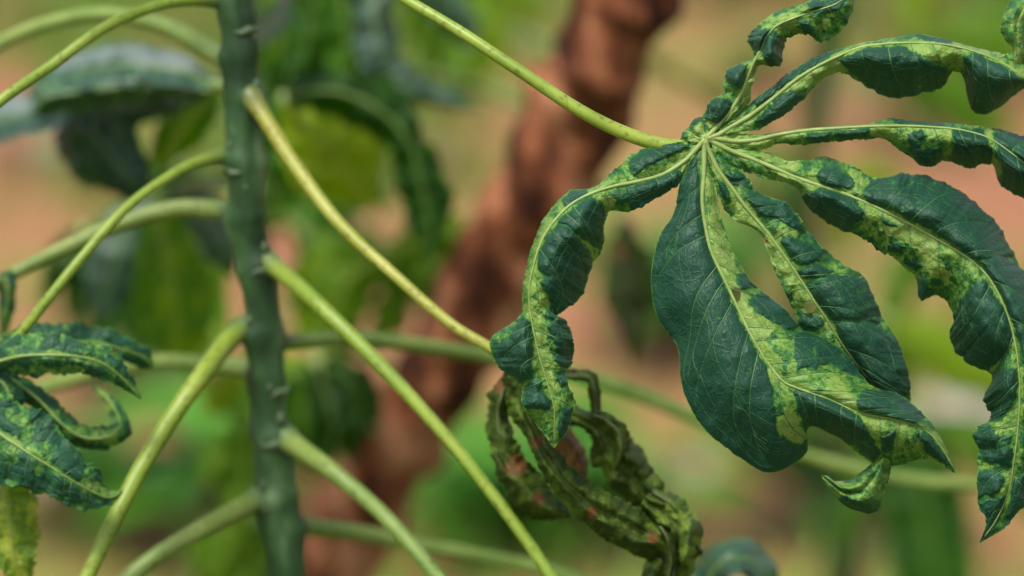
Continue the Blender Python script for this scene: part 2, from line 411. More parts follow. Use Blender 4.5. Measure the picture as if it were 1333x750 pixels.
        for (bx, by, r) in spots:
            d = np.hypot(wx*0.4+x*0.6-bx, wy*0.4+y*0.6-by); brown = np.maximum(brown, 1-sstep(r*0.6, r, d))
        # relief: blade swells between veins, dark tissue blisters, yellow tissue shrinks
        q = quilt*0.5*(1-np.exp(-(VD/5.0)**2))*np.clip(np.abs(U)/10, 0, 1)*np.clip(s_edge/8, 0.1, 1)
        bl = blister*0.7*sstep(0.55, 0.1, mos)*np.clip(np.abs(U)/9, 0, 1)
        cr = crinkle*(fbm(x/24.0, y/24.0, seed+3, 2)*2.0 + fbm(x/8.0, y/8.0, seed+6, 3)*0.55*(0.4+mos))*np.clip(np.abs(U)/7, 0, 1)
        D = D - q - bl - cr - 1.5*blister*dome*np.clip(np.abs(U)/6, 0, 1)
        if pleat: D = D + pleat*(0.9*np.sin(SS*3.2+T/24.0+seed)*np.clip(wloc/14, 0, 1) + 2.2*vnoise(SS*2.6+T/31.0, T/28.0, seed+8) + 1.2*np.abs(vnoise(SS*3.0-T/19.0, T/15.0, seed+18)))
        s.Xg, s.Dg, s.mos, s.brown, s.T, s.U = X, D, mos, brown, T, U
        s.cut = np.zeros(x.shape, bool)
        for (hx, hy, hr, hs) in holes:
            dd = np.hypot((x-hx), (y-hy)/hs) + fbm(x/5.0, y/5.0, 15, 2)*1.6
            s.cut |= dd < hr
            brown[:] = np.maximum(brown, 0.55*np.exp(-((dd-hr)/1.6)**2)); s.mos = mos = np.maximum(mos, 0.85*np.exp(-((dd-hr)/3.0)**2))
        s.uv = np.stack([T+seed*531.0, U+seed*77.0], -1)
    def world(s, lift=0.0):
        return W(np.concatenate([s.Xg, (s.dist + (s.Dg-lift)/1000.0)[..., None]], -1))
    def samp(s, t, side, ss, lift=0.25):
        ti = np.clip(t/s.ln*(s.nt-1), 0, s.nt-1.001); col = (s.nl - ss*s.nl) if side == 0 else (s.nl + ss*s.nr)
        col = np.clip(col, 0, s.nl+s.nr-0.001)
        i = ti.astype(int); j = col.astype(int); fi = ti-i; fj = col-j
        G = np.concatenate([s.Xg, s.Dg[..., None]], -1)
        i1 = np.minimum(i+1, G.shape[0]-1); j1 = np.minimum(j+1, G.shape[1]-1)
        g = (G[i, j]*(1-fi)[:, None]+G[i1, j]*fi[:, None])*(1-fj)[:, None] + (G[i, j1]*(1-fi)[:, None]+G[i1, j1]*fi[:, None])*fj[:, None]
        g[:, 2] = s.dist + (g[:, 2]-lift)/1000.0
        return W(g)

def lobe_object(lobes, mat, parent, name='leaf_lobe', label=None):
    V = []; F = []; mos = []; br = []; uv = []; off = 0
    for lb in lobes:
        w = lb.world(); nt, ns = w.shape[:2]
        V.append(w.reshape(-1, 3)); f_ = grid_faces(nt, ns, 0)
        if lb.cut.any(): f_ = f_[~lb.cut.ravel()[f_].any(1)]
        F.append(f_+off); off += nt*ns
        mos.append(lb.mos.ravel()); br.append(lb.brown.ravel()); uv.append(lb.uv.reshape(-1, 2))
    V = np.vstack(V)
    o = mesh_obj(name, V, np.vstack(F), mat, parent, lobes[0].world()[0, lobes[0].nl], {'mos': np.concatenate(mos), 'brown': np.concatenate(br)}, np.vstack(uv))
    if label: o['label'] = label
    return o
def vein_object(lobes, parent, mat_rib=None, mat_side=None, r0=0.85, r1=0.22, rv=0.24, start=0.0, side=True, to=None):
    """midrib (a child of its own) and the joined fine side veins."""
    lb = lobes[0]
    tt = np.linspace(start*lb.ln, lb.ln*0.985, max(12, int(lb.ln/5)))
    P = lb.samp(tt, 1, np.zeros_like(tt), 0.25)
    if to is not None: P = np.vstack([[to, to*0.5+P[0]*0.5], P]); tt = np.concatenate([[0, 0], tt])
    R = (r1 + (r0-r1)*(1-np.linspace(0, 1, len(tt)))**1.7)/1000
    V, F = tube_geo(P, R, 7)
    poly_obj('midrib', V, F, mat_rib or M_RIB, parent, P[0])
    if not side: return
    VV = []; FF = []; off = 0
    for l in lobes:
        prev = None; rg = random.Random(int(l.ln))
        for vn in l.veins:
            (sd, t0, sl, cu, pw, wb, wl0, th) = vn
            fn = lambda ss, a=vn: a[1] + a[2]*ss + a[3]*ss**a[4] + a[5]*np.sin(ss*5.0)*ss
            n = max(8, int(wl0/3)); ss = np.linspace(0, rg.uniform(0.86, 0.97), n)
            tv = fn(ss)
            ok = tv < l.ln-2
            if ok.sum() < 5: prev = None; continue
            p = l.samp(tv[ok], sd, ss[ok], 0.05)
            r = rv*th*(1-0.75*ss[ok])/1000*min(1, 0.5+wl0/90)
            v, f = tube_geo(p, r, 5); VV.append(v); FF.append(f+off); off += len(v)
            if prev is not None and prev[0] == sd and wl0 > 16:      # thin cross veins to the neighbour
                f0 = prev[1]
                for q in range(int(wl0/26)+1):
                    s0 = rg.uniform(0.15, 0.9); s1 = min(0.93, max(0.05, s0+rg.uniform(-0.06, 0.1))); u = np.linspace(0, 1, 9)
                    sq = s0+(s1-s0)*u + 0.04*np.sin(u*math.pi)*rg.uniform(-1, 1); tq = f0(np.full(9, s0))*(1-u)+fn(np.full(9, s1))*u
                    if tq.max() > l.ln-3: continue
                    p = l.samp(tq, sd, sq, 0.04)
                    v, f = tube_geo(p, np.full(9, rv*0.24/1000), 4); VV.append(v); FF.append(f+off); off += len(v)
            prev = (sd, fn)
    if VV: poly_obj('side_veins', np.vstack(VV), np.vstack(FF), mat_side or M_VEIN, parent, VV[0][0])

def ribbon(path, d_amp=0.0, fold=0.0, tilt=0.0):
    """path rows: x, y, half width px, depth mm -> stations. fold: margins pushed back (mm); tilt: left margin back, right margin forward (mm)."""
    P = np.asarray(path, float)
    T = np.gradient(P[:, :2], axis=0); T /= np.linalg.norm(T, axis=1)[:, None]+1e-9
    Nn = np.stack([T[:, 1], -T[:, 0]], -1)           # left of travel as seen in the picture
    out = []
    wm = P[:, 2].max()+1e-6
    for p, n in zip(P, Nn):
        k = p[2]/wm
        out.append((p[0], p[1], p[0]+n[0]*p[2], p[1]+n[1]*p[2], p[0]-n[0]*p[2], p[1]-n[1]*p[2], p[3], p[3]+(fold+tilt)*k, p[3]+(fold-tilt)*k, 0, 0))
    return out

SEED = [100]
def simple_lobe(path, dist, parent, mat, fold=4.0, tilt=0.0, res=4.0, crinkle=1.0, strokes=(), base=0.1, islands=0.3, spots=(), rib=True, side=False, ruffle=3.0, vstep=30, ribmat=None, edge=2.0, label=None, bulge=0.0, pleat=0.0, wid=1.0):
    path = [(p[0], p[1], p[2]*wid, p[3]) for p in path]
    SEED[0] += 1
    st_ = ribbon(path, fold=fold, tilt=tilt)
    if bulge: st_ = [r[:9]+(bulge, bulge) for r in st_]
    lb = Lobe(st_, dist, SEED[0], res=res, crinkle=crinkle, strokes=strokes, base=base, islands=islands, spots=spots, ruffle=ruffle, vstep=vstep, edge=edge, pleat=pleat)
    o = lobe_object([lb], mat, parent, label=label)
    if rib: vein_object([lb], parent, mat_rib=ribmat, side=side, r0=0.7, r1=0.22, rv=0.34)
    return lb
def leaf_hub(parent, x, y, d, r_px=8, mat=None, label=None, squash=0.45, name='leaf'):
    """the small cushion where the veins of one leaf meet; the leaf's lobes are its children."""
    c = W(np.array([x, y, d])); r = r_px*PXW/1333*d
    th = np.linspace(0, 2*math.pi, 20, endpoint=False); ph = np.linspace(0.02, math.pi-0.02, 9)
    fwd = np.array([0, ct, -st]); up = np.array([0, st, ct]); rt = np.array([1., 0, 0])
    V = []
    for p in ph:
        for t in th:
            k = 1+0.22*math.cos(8*t+0.6)*math.sin(p)
            V.append(c + r*(math.sin(p)*k*(math.cos(t)*rt+math.sin(t)*up) - squash*math.cos(p)*fwd))
    F = []
    for i in range(len(ph)-1):
        for j in range(20):
            a = i*20+j; b = i*20+(j+1) % 20; F.append([a, b, b+20, a+20])
    o = poly_obj(name, np.array(V), np.array(F), mat or M_HUB, parent, c)
    if label: o['label'] = label
    return o

def pix(p):
    """world point -> (picture x, picture y, distance)."""
    x, y, z = p; z -= CAM_H
    d = y*ct - z*st; v = y*st + z*ct
    return (666.5 + x/d/PXW*1333, 375 - v/d/PXW*1333, d)

# ------------------------------------------------------------------ ground
def soil_material():
    m, nt, N, L = new_mat('soil')
    tc = N.new('ShaderNodeTexCoord')
    n1 = N.new('ShaderNodeTexNoise'); n1.inputs['Scale'].default_value = 1.3; n1.inputs['Detail'].default_value = 6; n1.inputs['Roughness'].default_value = 0.6
    L.new(tc.outputs['Object'], n1.inputs['Vector'])
    r1 = ramp(N, [(0.36, (0.36, 0.135, 0.070)), (0.48, (0.36, 0.17, 0.070)), (0.57, (0.28, 0.20, 0.050)), (0.66, (0.18, 0.175, 0.030))]); L.new(n1.outputs[0], r1.inputs[0])
    n2 = N.new('ShaderNodeTexNoise'); n2.inputs['Scale'].default_value = 40; n2.inputs['Detail'].default_value = 8
    L.new(tc.outputs['Object'], n2.inputs['Vector'])
    mx = N.new('ShaderNodeMixRGB'); mx.blend_type = 'MULTIPLY'; mx.inputs[0].default_value = 0.7
    r2 = ramp(N, [(0.3, (0.55, 0.5, 0.45)), (0.7, (1.2, 1.2, 1.2))]); L.new(n2.outputs[0], r2.inputs[0])
    L.new(r1.outputs[0], mx.inputs[1]); L.new(r2.outputs[0], mx.inputs[2])
    bs = N.new('ShaderNodeBsdfPrincipled'); L.new(mx.outputs[0], bs.inputs['Base Color']); bs.inputs['Roughness'].default_value = 0.9
    bu = N.new('ShaderNodeBump'); bu.inputs['Strength'].default_value = 0.8; bu.inputs['Distance'].default_value = 0.03
    L.new(n2.outputs[0], bu.inputs['Height']); L.new(bu.outputs[0], bs.inputs['Normal'])
    out = N.new('ShaderNodeOutputMaterial'); L.new(bs.outputs[0], out.inputs[0])
    return m
M_SOIL = soil_material()
gx = np.concatenate([[-150, -60, -25, -12], np.linspace(-6, 6, 90), [12, 25, 60, 150]])
gy = np.concatenate([[-150, -60, -20, -8], np.linspace(-3, 14, 110), [20, 35, 70, 200]])
GX, GY = np.meshgrid(gx, gy, indexing='ij')
GZ = 0.10*vnoise(GX*0.7, GY*0.7, 3) + 0.05*vnoise(GX*2.6, GY*2.6, 5)
def ground_z(x, y):
    return float(0.10*vnoise(x*0.7, y*0.7, 3) + 0.05*vnoise(x*2.6, y*2.6, 5))
g = mesh_obj('ground', np.stack([GX, GY, GZ], -1).reshape(-1, 3), grid_faces(len(gx), len(gy)), M_SOIL, None, (0, 0, 0))
g['kind'] = 'structure'

# grass and low weeds on the ground
M_GRASS = simple_mat('grass_blade', (0.05, 0.16, 0.006), (0.12, 0.24, 0.012), 3, 0.6, 0, c3=(0.27, 0.23, 0.07))
def grass():
    rs = np.random.RandomState(4)
    n = 90000
    x = rs.uniform(-2.2, 2.6, n); y = rs.uniform(1.6, 9.5, n)
    dens = fbm(x*0.9, y*0.55, 21, 3) + 0.10*(y-5.0)/3 + 0.10*x*0.6
    keep = rs.rand(n) < sstep(-0.15, 0.40, dens)
    x, y = x[keep], y[keep]
    x = np.concatenate([x, rs.uniform(-2.5, 2.5, 45000)]); y = np.concatenate([y, rs.uniform(-1.2, 2.7, 45000)]); n = len(x)  # dense unseen grass added near the camera to dampen orange bounce from the soil
    z = 0.10*vnoise(x*0.7, y*0.7, 3) + 0.05*vnoise(x*2.6, y*2.6, 5)
    h = rs.uniform(0.04, 0.14, n)*np.where(y < 2.6, 1.6, 1.0); a = rs.uniform(0, 6.28, n); w = rs.uniform(0.003, 0.007, n)*np.where(y < 2.6, 1.7, 1.0); le = rs.uniform(0.2, 0.9, n)*h
    base = np.stack([x, y, z-0.005], -1); side = np.stack([np.cos(a), np.sin(a), 0*a], -1)*w[:, None]
    dirv = np.stack([-np.sin(a), np.cos(a), 0*a], -1)*le[:, None]
    mid = base + dirv*0.4 + np.stack([0*h, 0*h, h*0.65], -1); tip = base + dirv + np.stack([0*h, 0*h, h], -1)
    V = np.stack([base-side, base+side, mid+side*0.7, mid-side*0.7, tip+side*0.08, tip-side*0.08], 1).reshape(-1, 3)
    k = np.arange(n)[:, None]*6
    F = np.concatenate([k+np.array([[0, 1, 2, 3]]), k+np.array([[3, 2, 4, 5]])], 0)
    o = mesh_obj('grass', V, F, M_GRASS, None, (0, 0, 0))
    o['kind'] = 'stuff'; o['label'] = 'thin patches of short green and dry grass on the orange soil, with denser added grass out of view'; o['category'] = 'grass'
grass()

# ------------------------------------------------------------------ the main cassava plant
stem_path = [(300, -420, 1.055, 34), (298, -250, 1.065, 38), (301, -120, 1.075, 42), (307, 0, 1.083, 45), (311, 60, 1.086, 46), (314, 125, 1.09, 49), (319, 200, 1.094, 51), (321, 290, 1.10, 53),
             (333, 345, 1.104, 52), (345, 440, 1.11, 52), (352, 560, 1.117, 54), (364, 650, 1.122, 58), (372, 760, 1.13, 60)]
sw = W(np.array([372, 760, 1.13]))
gb = np.array([sw[0]+0.012, sw[1]+0.03, ground_z(sw[0]+0.012, sw[1]+0.03)-0.03])
for k in (0.35, 0.7, 1.0):
    q = sw*(1-k)+gb*k; a = pix(q); stem_path.append((a[0], a[1], a[2], 62+8*k))
plant = empty('cassava_plant', gb, 'cassava plant in front with upright grey-green stem, pale leaf stalks and mottled curling leaves', 'plant')
NODES_Y = [0, 75, 128, 202, 275, 345, 440, 475, 572, 655, 690]
st_s = smooth_path(stem_path, 160)
def stem_at(y):
    return np.array([np.interp(y, st_s[:, 1], st_s[:, k]) for k in (0, 2, 3)])
STEM_NODES = [(0, -1, .3, 1.6), (72, -1, -.3, 1.8), (126, 1, .5, 2.2), (112, 1, -.6, 1.2), (203, -1, .4, 1.8), (214, 1, .2, 1.0), (280, -1, -.2, 2.0), (340, 1, .5, 2.4), (352, -1, .6, .9), (430, -1, .5, 2.4), (445, 1, -.4, 1.6), (487, -1, -.5, 1.6), (565, 1, .8, 2.6), (552, -1, .4, .8), (645, -1, .5, 2.4), (684, 1, -.4, 1.8), (-150, 1, .2, 2), (-240, -1, .1, 2), (-320, 1, .2, 2), (20, 1, .6, 1.0), (57, 1, .4, 1.1)]
def build_stem():
    n = 420
    S = smooth_path(stem_path, n); R = S[:, 3]*0.455*PXW/1333*S[:, 2]
    P = W(S[:, :3]); V, F = tube_geo(P, R, 32, 4, 0.16)
    n_r = n*32; Q = V[:n_r].reshape(n, 32, 3); C0 = P[:, None]
    out = (Q-C0)/np.linalg.norm(Q-C0, axis=2)[..., None]
    add = np.zeros((n, 32))
    for (ny, sd, fr, am) in STEM_NODES:
        dirv = np.array([sd, -fr, 0.0]); dirv /= np.linalg.norm(dirv)
        c = np.clip(out@dirv, 0, 1)
        dy = S[:, 1]-ny
        add += (am*np.where(dy < 0, np.exp(-(dy/9)**2), np.exp(-(dy/26)**2)))[:, None]*c**1.5 + (0.25*am*np.exp(-(dy/8)**2))[:, None]
    yy = S[:, 1][:, None]; thh = np.linspace(0, 6.283, 32, endpoint=False)[None]
    add += 0.5*fbm(np.cos(thh)*1.1+yy/38, np.sin(thh)*1.1+yy/61, 77, 3) + 0.22*np.cos(thh*5+yy/90)
    V[:n_r] = (Q + out*(add/1000)[..., None]).reshape(-1, 3)
    return poly_obj('stem', V, F, M_STEM, plant, W(S[-1, :3]))
stem = build_stem()

def petiole(rows, mat=M_PET, n=90, flare=0.30, sides=14, parent=None, label=None, root=True):
    rows = list(rows)
    if root and parent is None and rows[0][3] > 19:          # root the stalk inside the stem
        ax, ad, aw = stem_at(rows[0][1])
        rows[0] = (ax, rows[0][1], ad+0.001, rows[0][3]*0.75)
        r1 = rows[1]; rows[1] = (r1[0], r1[1], max(r1[2], ad-0.0030), r1[3])
    o = tube_obj('petiole', rows, mat, parent or plant, sides=sides, n=n, base_flare=flare, seed=int(rows[0][0]), rough=0.05)
    if label: o['label'] = label
    return o
def scar(y, side, mat=M_NODE):
    """raised pale crescent on the stem under a leaf stalk."""
    x, d, w = stem_at(y); r = w*0.5*PXW/1333*d; c = W(np.array([x, y, d]))
    a0 = math.asin(max(-0.95, min(0.95, side*0.9)))
    sp_ = 0.55+0.5*abs(math.sin(y*1.7)); an = np.linspace(a0-sp_, a0+sp_, 22); k = np.linspace(-1, 1, 22)
    P = np.stack([c[0]+np.sin(an)*r*1.04, c[1]-np.cos(an)*r*1.04, c[2]+0.0012*(1-k*k)+0.0004*np.sin(k*7+y)], -1)
    V, F = tube_geo(P, 0.0002+0.0013*(1-k*k)**0.7, 8, int(y), 0.4)
    poly_obj('leaf_scar', V, F, mat, stem, P[11])
for y_, s_ in ((131, 0.9), (350, 0.75), (438, -0.85), (574, 0.5), (656, -0.75), (40, 0.85), (222, -0.8), (508, 0.9)):
    scar(y_, s_)
def bud(x, y, w, h):
    """small pointed axillary bud on the stem."""
    xs, d, ww_ = stem_at(y); c = W(np.array([x, y, d - math.sqrt(max(0.05, 1-((x-xs)/(ww_*0.5))**2))*ww_*0.44*PXW/1333*d])); u = PXW/1333*d
    P = np.array([c+np.array([0, 0.002, -h*0.5*u]), c+np.array([0, -0.0006, -h*0.1*u]), c+np.array([0, -0.0012, h*0.25*u]), c+np.array([0, -0.0008, h*0.55*u])])
    V, F = tube_geo(P, np.array([w*0.35, w*0.5, w*0.34, w*0.05])*u, 10, int(y), 0.2)
    poly_obj('bud', V, F, M_NODE, stem, c)
for b_ in ((334, 112, 12, 20), (300, 190, 9, 16), (345, 322, 11, 18), (325, 418, 11, 18), (366, 545, 12, 20), (344, 632, 11, 18), (330, 48, 9, 15), (320, 245, 7, 12), (352, 505, 8, 14)): bud(*b_)

petiole([(306, 4, 1.08, 20), (275, 0, 1.075, 17), (215, 5, 1.065, 15), (140, 34, 1.05, 15), (65, 87, 1.04, 15), (0, 132, 1.03, 15), (-110, 225, 1.02, 14)])
petiole([(312, 92, 1.10, 28), (272, 66, 1.12, 26), (215, 35, 1.135, 24), (135, 19, 1.15, 21), (60, 32, 1.16, 20), (0, 58, 1.165, 19), (-90, 130, 1.17, 18)], M_PETD)
petiole([(318, 202, 1.09, 22), (290, 203, 1.085, 18), (240, 219, 1.075, 14), (170, 266, 1.06, 13.5), (110, 331, 1.05, 13.5), (62, 390, 1.045, 13.5), (22, 440, 1.045, 13), (-12, 470, 1.043, 13)])
petiole([(318, 280, 1.105, 30), (285, 274, 1.115, 26), (230, 272, 1.12, 25), (150, 294, 1.12, 22), (70, 330, 1.115, 20), (14, 358, 1.11, 18), (-8, 372, 1.108, 16)], M_PETD)
petiole([(314, 112, 1.0895, 24), (325, 124, 1.0858, 24), (346, 156, 1.081, 21), (380, 210, 1.074, 19.5), (440, 289, 1.062, 17), (520, 364, 1.05, 15), (590, 424, 1.042, 14.5), (645, 458, 1.038, 14), (668, 482, 1.04, 14)], M_PETY, flare=0.38, label='yellow leaf stalk leading to the withered leaf')
petiole([(330, 330, 1.098, 34), (350, 342, 1.085, 25), (420, 402, 1.075, 20.5), (510, 491, 1.062, 19), (590, 580, 1.055, 16.5), (660, 669, 1.05, 16), (720, 755, 1.045, 16), (790, 870, 1.04, 15)])
petiole([(340, 425, 1.105, 40), (310, 432, 1.09, 28), (262, 490, 1.075, 25), (200, 581, 1.062, 22), (152, 670, 1.05, 22), (112, 755, 1.045, 20), (60, 870, 1.04, 18)], M_PET)
petiole([(350, 445, 1.115, 28), (385, 445, 1.13, 22), (450, 440, 1.15, 20), (540, 449, 1.175, 20), (640, 465, 1.20, 20), (780, 496, 1.22, 20), (900, 541, 1.235, 19), (1050, 594, 1.25, 18), (1180, 624, 1.26, 18), (1280, 630, 1.265, 17), (1380, 610, 1.27, 16)], M_PETD)
petiole([(352, 560, 1.112, 40), (372, 572, 1.10, 29), (430, 612, 1.09, 24), (500, 672, 1.08, 21), (570, 752, 1.07, 20), (640, 850, 1.06, 18)], M_PETD)
petiole([(362, 640, 1.118, 40), (335, 652, 1.105, 29), (270, 685, 1.095, 26), (210, 720, 1.085, 24), (165, 756, 1.08, 25), (90, 830, 1.07, 22)], M_PETD)
petiole([(368, 680, 1.125, 30), (405, 686, 1.15, 24), (480, 696, 1.175, 22), (580, 716, 1.19, 20), (700, 741, 1.21, 20), (800, 775, 1.22, 19)], M_PETD)
petiole([(345, 485, 1.115, 30), (318, 480, 1.135, 26), (270, 474, 1.16, 22), (200, 472, 1.18, 21), (100, 492, 1.20, 20), (0, 530, 1.21, 19), (-90, 590, 1.22, 18)], M_PETD)
# stalk of the big leaf in focus: from the stem above the frame
petiole([(299, -150, 1.075, 24), (330, -128, 1.068, 18), (420, -72, 1.045, 15), (520, -6, 1.022, 14.5), (600, 42, 1.012, 15), (680, 95, 1.006, 16), (760, 147, 1.004, 17.5), (820, 176, 1.004, 18.5), (868, 189, 1.0035, 18), (905, 187, 1.003, 15), (918, 182, 1.001, 12)], M_PET, n=110, label='pale green stalk of the large leaf in focus')

# ---- the large leaf in focus
D0 = 1.0
def centre_disc():
    nr_, na = 26, 90; r = np.linspace(0, 1, nr_)[:, None]; a = np.linspace(0, 2*math.pi, na, endpoint=False)[None]
    rad = 27*r*(1+0.15*np.sin(3*a+1)+0*r); x = 918+rad*np.cos(a); y = 181+rad*np.sin(a)*0.95
    dep = -1.3*np.exp(-(r/0.40)**2) + 1.8*r + 0*a + 0.35*np.cos(9*a)*np.exp(-((r-0.35)/0.2)**2)
    V = W(np.stack([x, y, D0+dep/1000], -1)).reshape(-1, 3)
    mos = (0.98*np.exp(-(r/0.42)**2)+0.22 + 0*a + 0.2*fbm(x/5, y/5, 5, 3)).ravel()
    i = np.arange(nr_-1)[:, None]; j = np.arange(na)[None]; A = i*na+j; B = i*na+(j+1) % na
    F = np.stack([A, B, B+na, A+na], -1).reshape(-1, 4)
    o = mesh_obj('leaf', V, F, M_LEAF, plant, W(np.array([918, 181, D0])), {'mos': mos, 'brown': 0*mos}, np.stack([x.ravel(), y.ravel()], -1))
    o['label'] = 'large leaf in focus, dark green lobes mottled with yellow, curling at the tips'
    return o
leaf = centre_disc()
ST = {}
ST['A'] = [  # left lobe, arching over and hanging down
 (912, 188, 893, 183, 908, 202, 0, 2, 1, 0, 0),
 (893, 208, 870, 188, 893, 228, 0, 2, 2, 1, 1),
 (863, 227, 842, 193, 879, 243, -1, 3, 2, 2, 2),
 (831, 236, 817, 204, 852, 260, -2, 3, 2, 2, 2),
 (797, 243, 797, 224, 820, 275, -3, 2, 3, 2, 2),
 (770, 252, 774, 243, 797, 275, -4, 3, 3, 1, 2),
 (745, 265, 742, 249, 787, 288, -5, 5, 5, 1, 6),
 (725, 284, 714, 275, 786, 318, -6, 6, 8, 1, 8),
 (707, 310, 700, 302, 772, 346, -6, 6, 10, 1, 8),
 (696, 341, 687, 337, 754, 388, -6, 5, 10, 1, 7),
 (689, 378, 681, 370, 726, 411, -5, 4, 4, 1, 3),
 (690, 405, 675, 412, 737, 417, -4, 5, 3, 1, 3),
 (695, 433, 641, 438, 747, 441, -4, 4, 5, 5, 4),
 (703, 468, 645, 471, 744, 472, -3, 4, 5, 4, 4),
 (713, 500, 678, 504, 736, 490, -2, 3, 3, 2, 2),
 (721, 530, 680, 527, 749, 525, -1, 2, 5, 2, 2),
 (722, 556, 702, 558, 738, 560, 1, 4, 5, 1, 1),
 (721, 583, 720, 583, 722, 583, 4, 4, 4, 0, 0)]
ST['B'] = [  # big lobe hanging down, wide left blade
 (917, 192, 905, 200, 921, 204, 0, 1, 1, 0, 0),
 (916, 230, 886, 238, 932, 240, -1, 3, 1, 1, 1),
 (914, 262, 876, 279, 938, 280, -2, 4, 1, 2, 1),
 (919, 300, 856, 314, 948, 310, -3, 5, 1, 3, 1),
 (926, 328, 847, 362, 960, 338, -4, 6, 2, 4, 2),
 (938, 354, 854, 412, 978, 366, -5, 7, 3, 5, 2),
 (951, 381, 881, 451, 1000, 385, -6, 7, 4, 6, 2),
 (965, 411, 888, 503, 1022, 402, -7, 6, 4, 7, 3),
 (979, 439, 911, 551, 1044, 428, -9, 6, 4, 7, 4),
 (997, 469, 950, 587, 1072, 440, -10, 7, 4, 6, 5),
 (1020, 497, 1004, 615, 1102, 461, -12, 9, 5, 4, 6),
 (1040, 506, 1049, 590, 1120, 486, -13, 12, 2, 2, 5),
 (1054, 511, 1050, 562, 1132, 500, -14, 8, 0, 4, 5),
 (1080, 520, 1062, 556, 1148, 507, -14, 6, 1, 7, 5),
 (1110, 534, 1094, 572, 1172, 514, -14, 8, 2, 8, 6),
 (1135, 541, 1120, 592, 1190, 527, -13, 10, 2, 8, 5),
 (1160, 545, 1142, 606, 1203, 540, -12, 8, 2, 6, 4),
 (1190, 553, 1172, 606, 1217, 556, -10, 4, 1, 4, 3),
 (1213, 567, 1199, 598, 1229, 578, -8, 0, 0, 2, 1),
 (1230, 590, 1226, 607, 1238, 597, -6, -2, -2, 0, 0),
 (1245, 617, 1244, 617, 1246, 617, -3, -3, -3, 0, 0)]
ST['B2'] = [  # rolled-up scrap of margin under the tip
 (1150, 596, 1140, 600, 1163, 600, -4, 0, 2, 0, 0),
 (1142, 614, 1124, 612, 1158, 622, -5, 1, 6, 3, 2),
 (1130, 630, 1110, 624, 1152, 640, -6, 2, 8, 4, 3),
 (1118, 640, 1098, 626, 1140, 666, -6, 1, 9, 4, 5),
 (1100, 640, 1086, 626, 1112, 664, -5, 0, 8, 4, 5),
 (1086, 631, 1078, 620, 1092, 652, -3, -1, 5, 2, 3),
 (1070, 620, 1069, 618, 1071, 624, 0, 0, 0, 0, 0)]
ST['C'] = [  # narrower lobe right of it, passing behind
 (921, 192, 917, 204, 937, 195, 0, 1, 1, 0, 0),
 (935, 221, 926, 232, 964, 216, 0, 2, 2, 1, 1),
 (953, 245, 934, 254, 974, 232, 0, 2, 2, 1, 1),
 (969, 267, 947, 279, 988, 250, 0, 2, 3, 1, 2),
 (985, 286, 963, 290, 1020, 263, 0, 2, 4, 1, 2),
 (1007, 313, 987, 302, 1041, 281, 0, 2, 5, 1, 3),
 (1026, 340, 1002, 335, 1060, 308, 0, 2, 5, 1, 4),
 (1045, 368, 1014, 363, 1098, 345, 0, 3, 6, 1, 5),
 (1060, 392, 1025, 391, 1124, 362, 0, 4, 7, 1, 6),
 (1076, 415, 1040, 422, 1144, 402, 1, 6, 8, 1, 6),
 (1098, 450, 1060, 458, 1173, 454, 3, 8, 10, 1, 6),
 (1128, 490, 1098, 502, 1187, 512, 7, 10, 12, 1, 4),
 (1175, 540, 1172, 542, 1178, 540, 12, 12, 12, 0, 0)]
ST['D'] = [  # long lobe sweeping right and down
 (926, 184, 930, 179, 928, 197, 0, 1, 1, 0, 0),
 (953, 197, 965, 189, 958, 222, 0, 1, 2, 0, 1),
 (985, 209, 1000, 199, 991, 230, -1, 1, 2, 1, 1),
 (1017, 223, 1031, 211, 1021, 237, -2, 2, 2, 1, 1),
 (1047, 235, 1053, 208, 1039, 250, -3, 3, 5, 3, 3),
 (1075, 244, 1082, 206, 1055, 275, -4, 4, 11, 4, 5),
 (1104, 254, 1114, 218, 1084, 294, -5, 4, 13, 3, 6),
 (1130, 265, 1140, 230, 1114, 304, -6, 3, 10, 3, 5),
 (1154, 276, 1170, 226, 1138, 322, -7, 4, 6, 5, 3),
 (1180, 289, 1206, 229, 1164, 338, -8, 6, 6, 7, 3),
 (1205, 303, 1242, 243, 1191, 362, -9, 8, 8, 8, 3),
 (1228, 316, 1278, 272, 1199, 390, -10, 9, 9, 8, 3),
 (1250, 329, 1304, 298, 1223, 385, -11, 9, 9, 7, 3),
 (1272, 345, 1321, 336, 1242, 412, -12, 8, 9, 6, 5),
 (1290, 366, 1346, 370, 1236, 435, -13, 7, 12, 5, 7),
 (1307, 398, 1364, 410, 1250, 467, -14, 6, 14, 5, 8),
 (1319, 436, 1370, 455, 1290, 490, -14, 6, 6, 5, 3),
 (1326, 480, 1366, 500, 1280, 517, -13, 6, 6, 4, 5),
 (1327, 528, 1362, 545, 1289, 546, -12, 6, 2, 4, 3),
 (1324, 568, 1358, 590, 1266, 561, -10, 6, 4, 3, 3),
 (1320, 600, 1352, 620, 1273, 592, -8, 4, 2, 2, 2),
 (1313, 640, 1340, 650, 1272, 651, -4, 3, 2, 1, 1),
 (1296, 678, 1312, 684, 1284, 678, 0, 3, 2, 0, 0),
 (1275, 707, 1276, 707, 1275, 707, 4, 4, 4, 0, 0)]
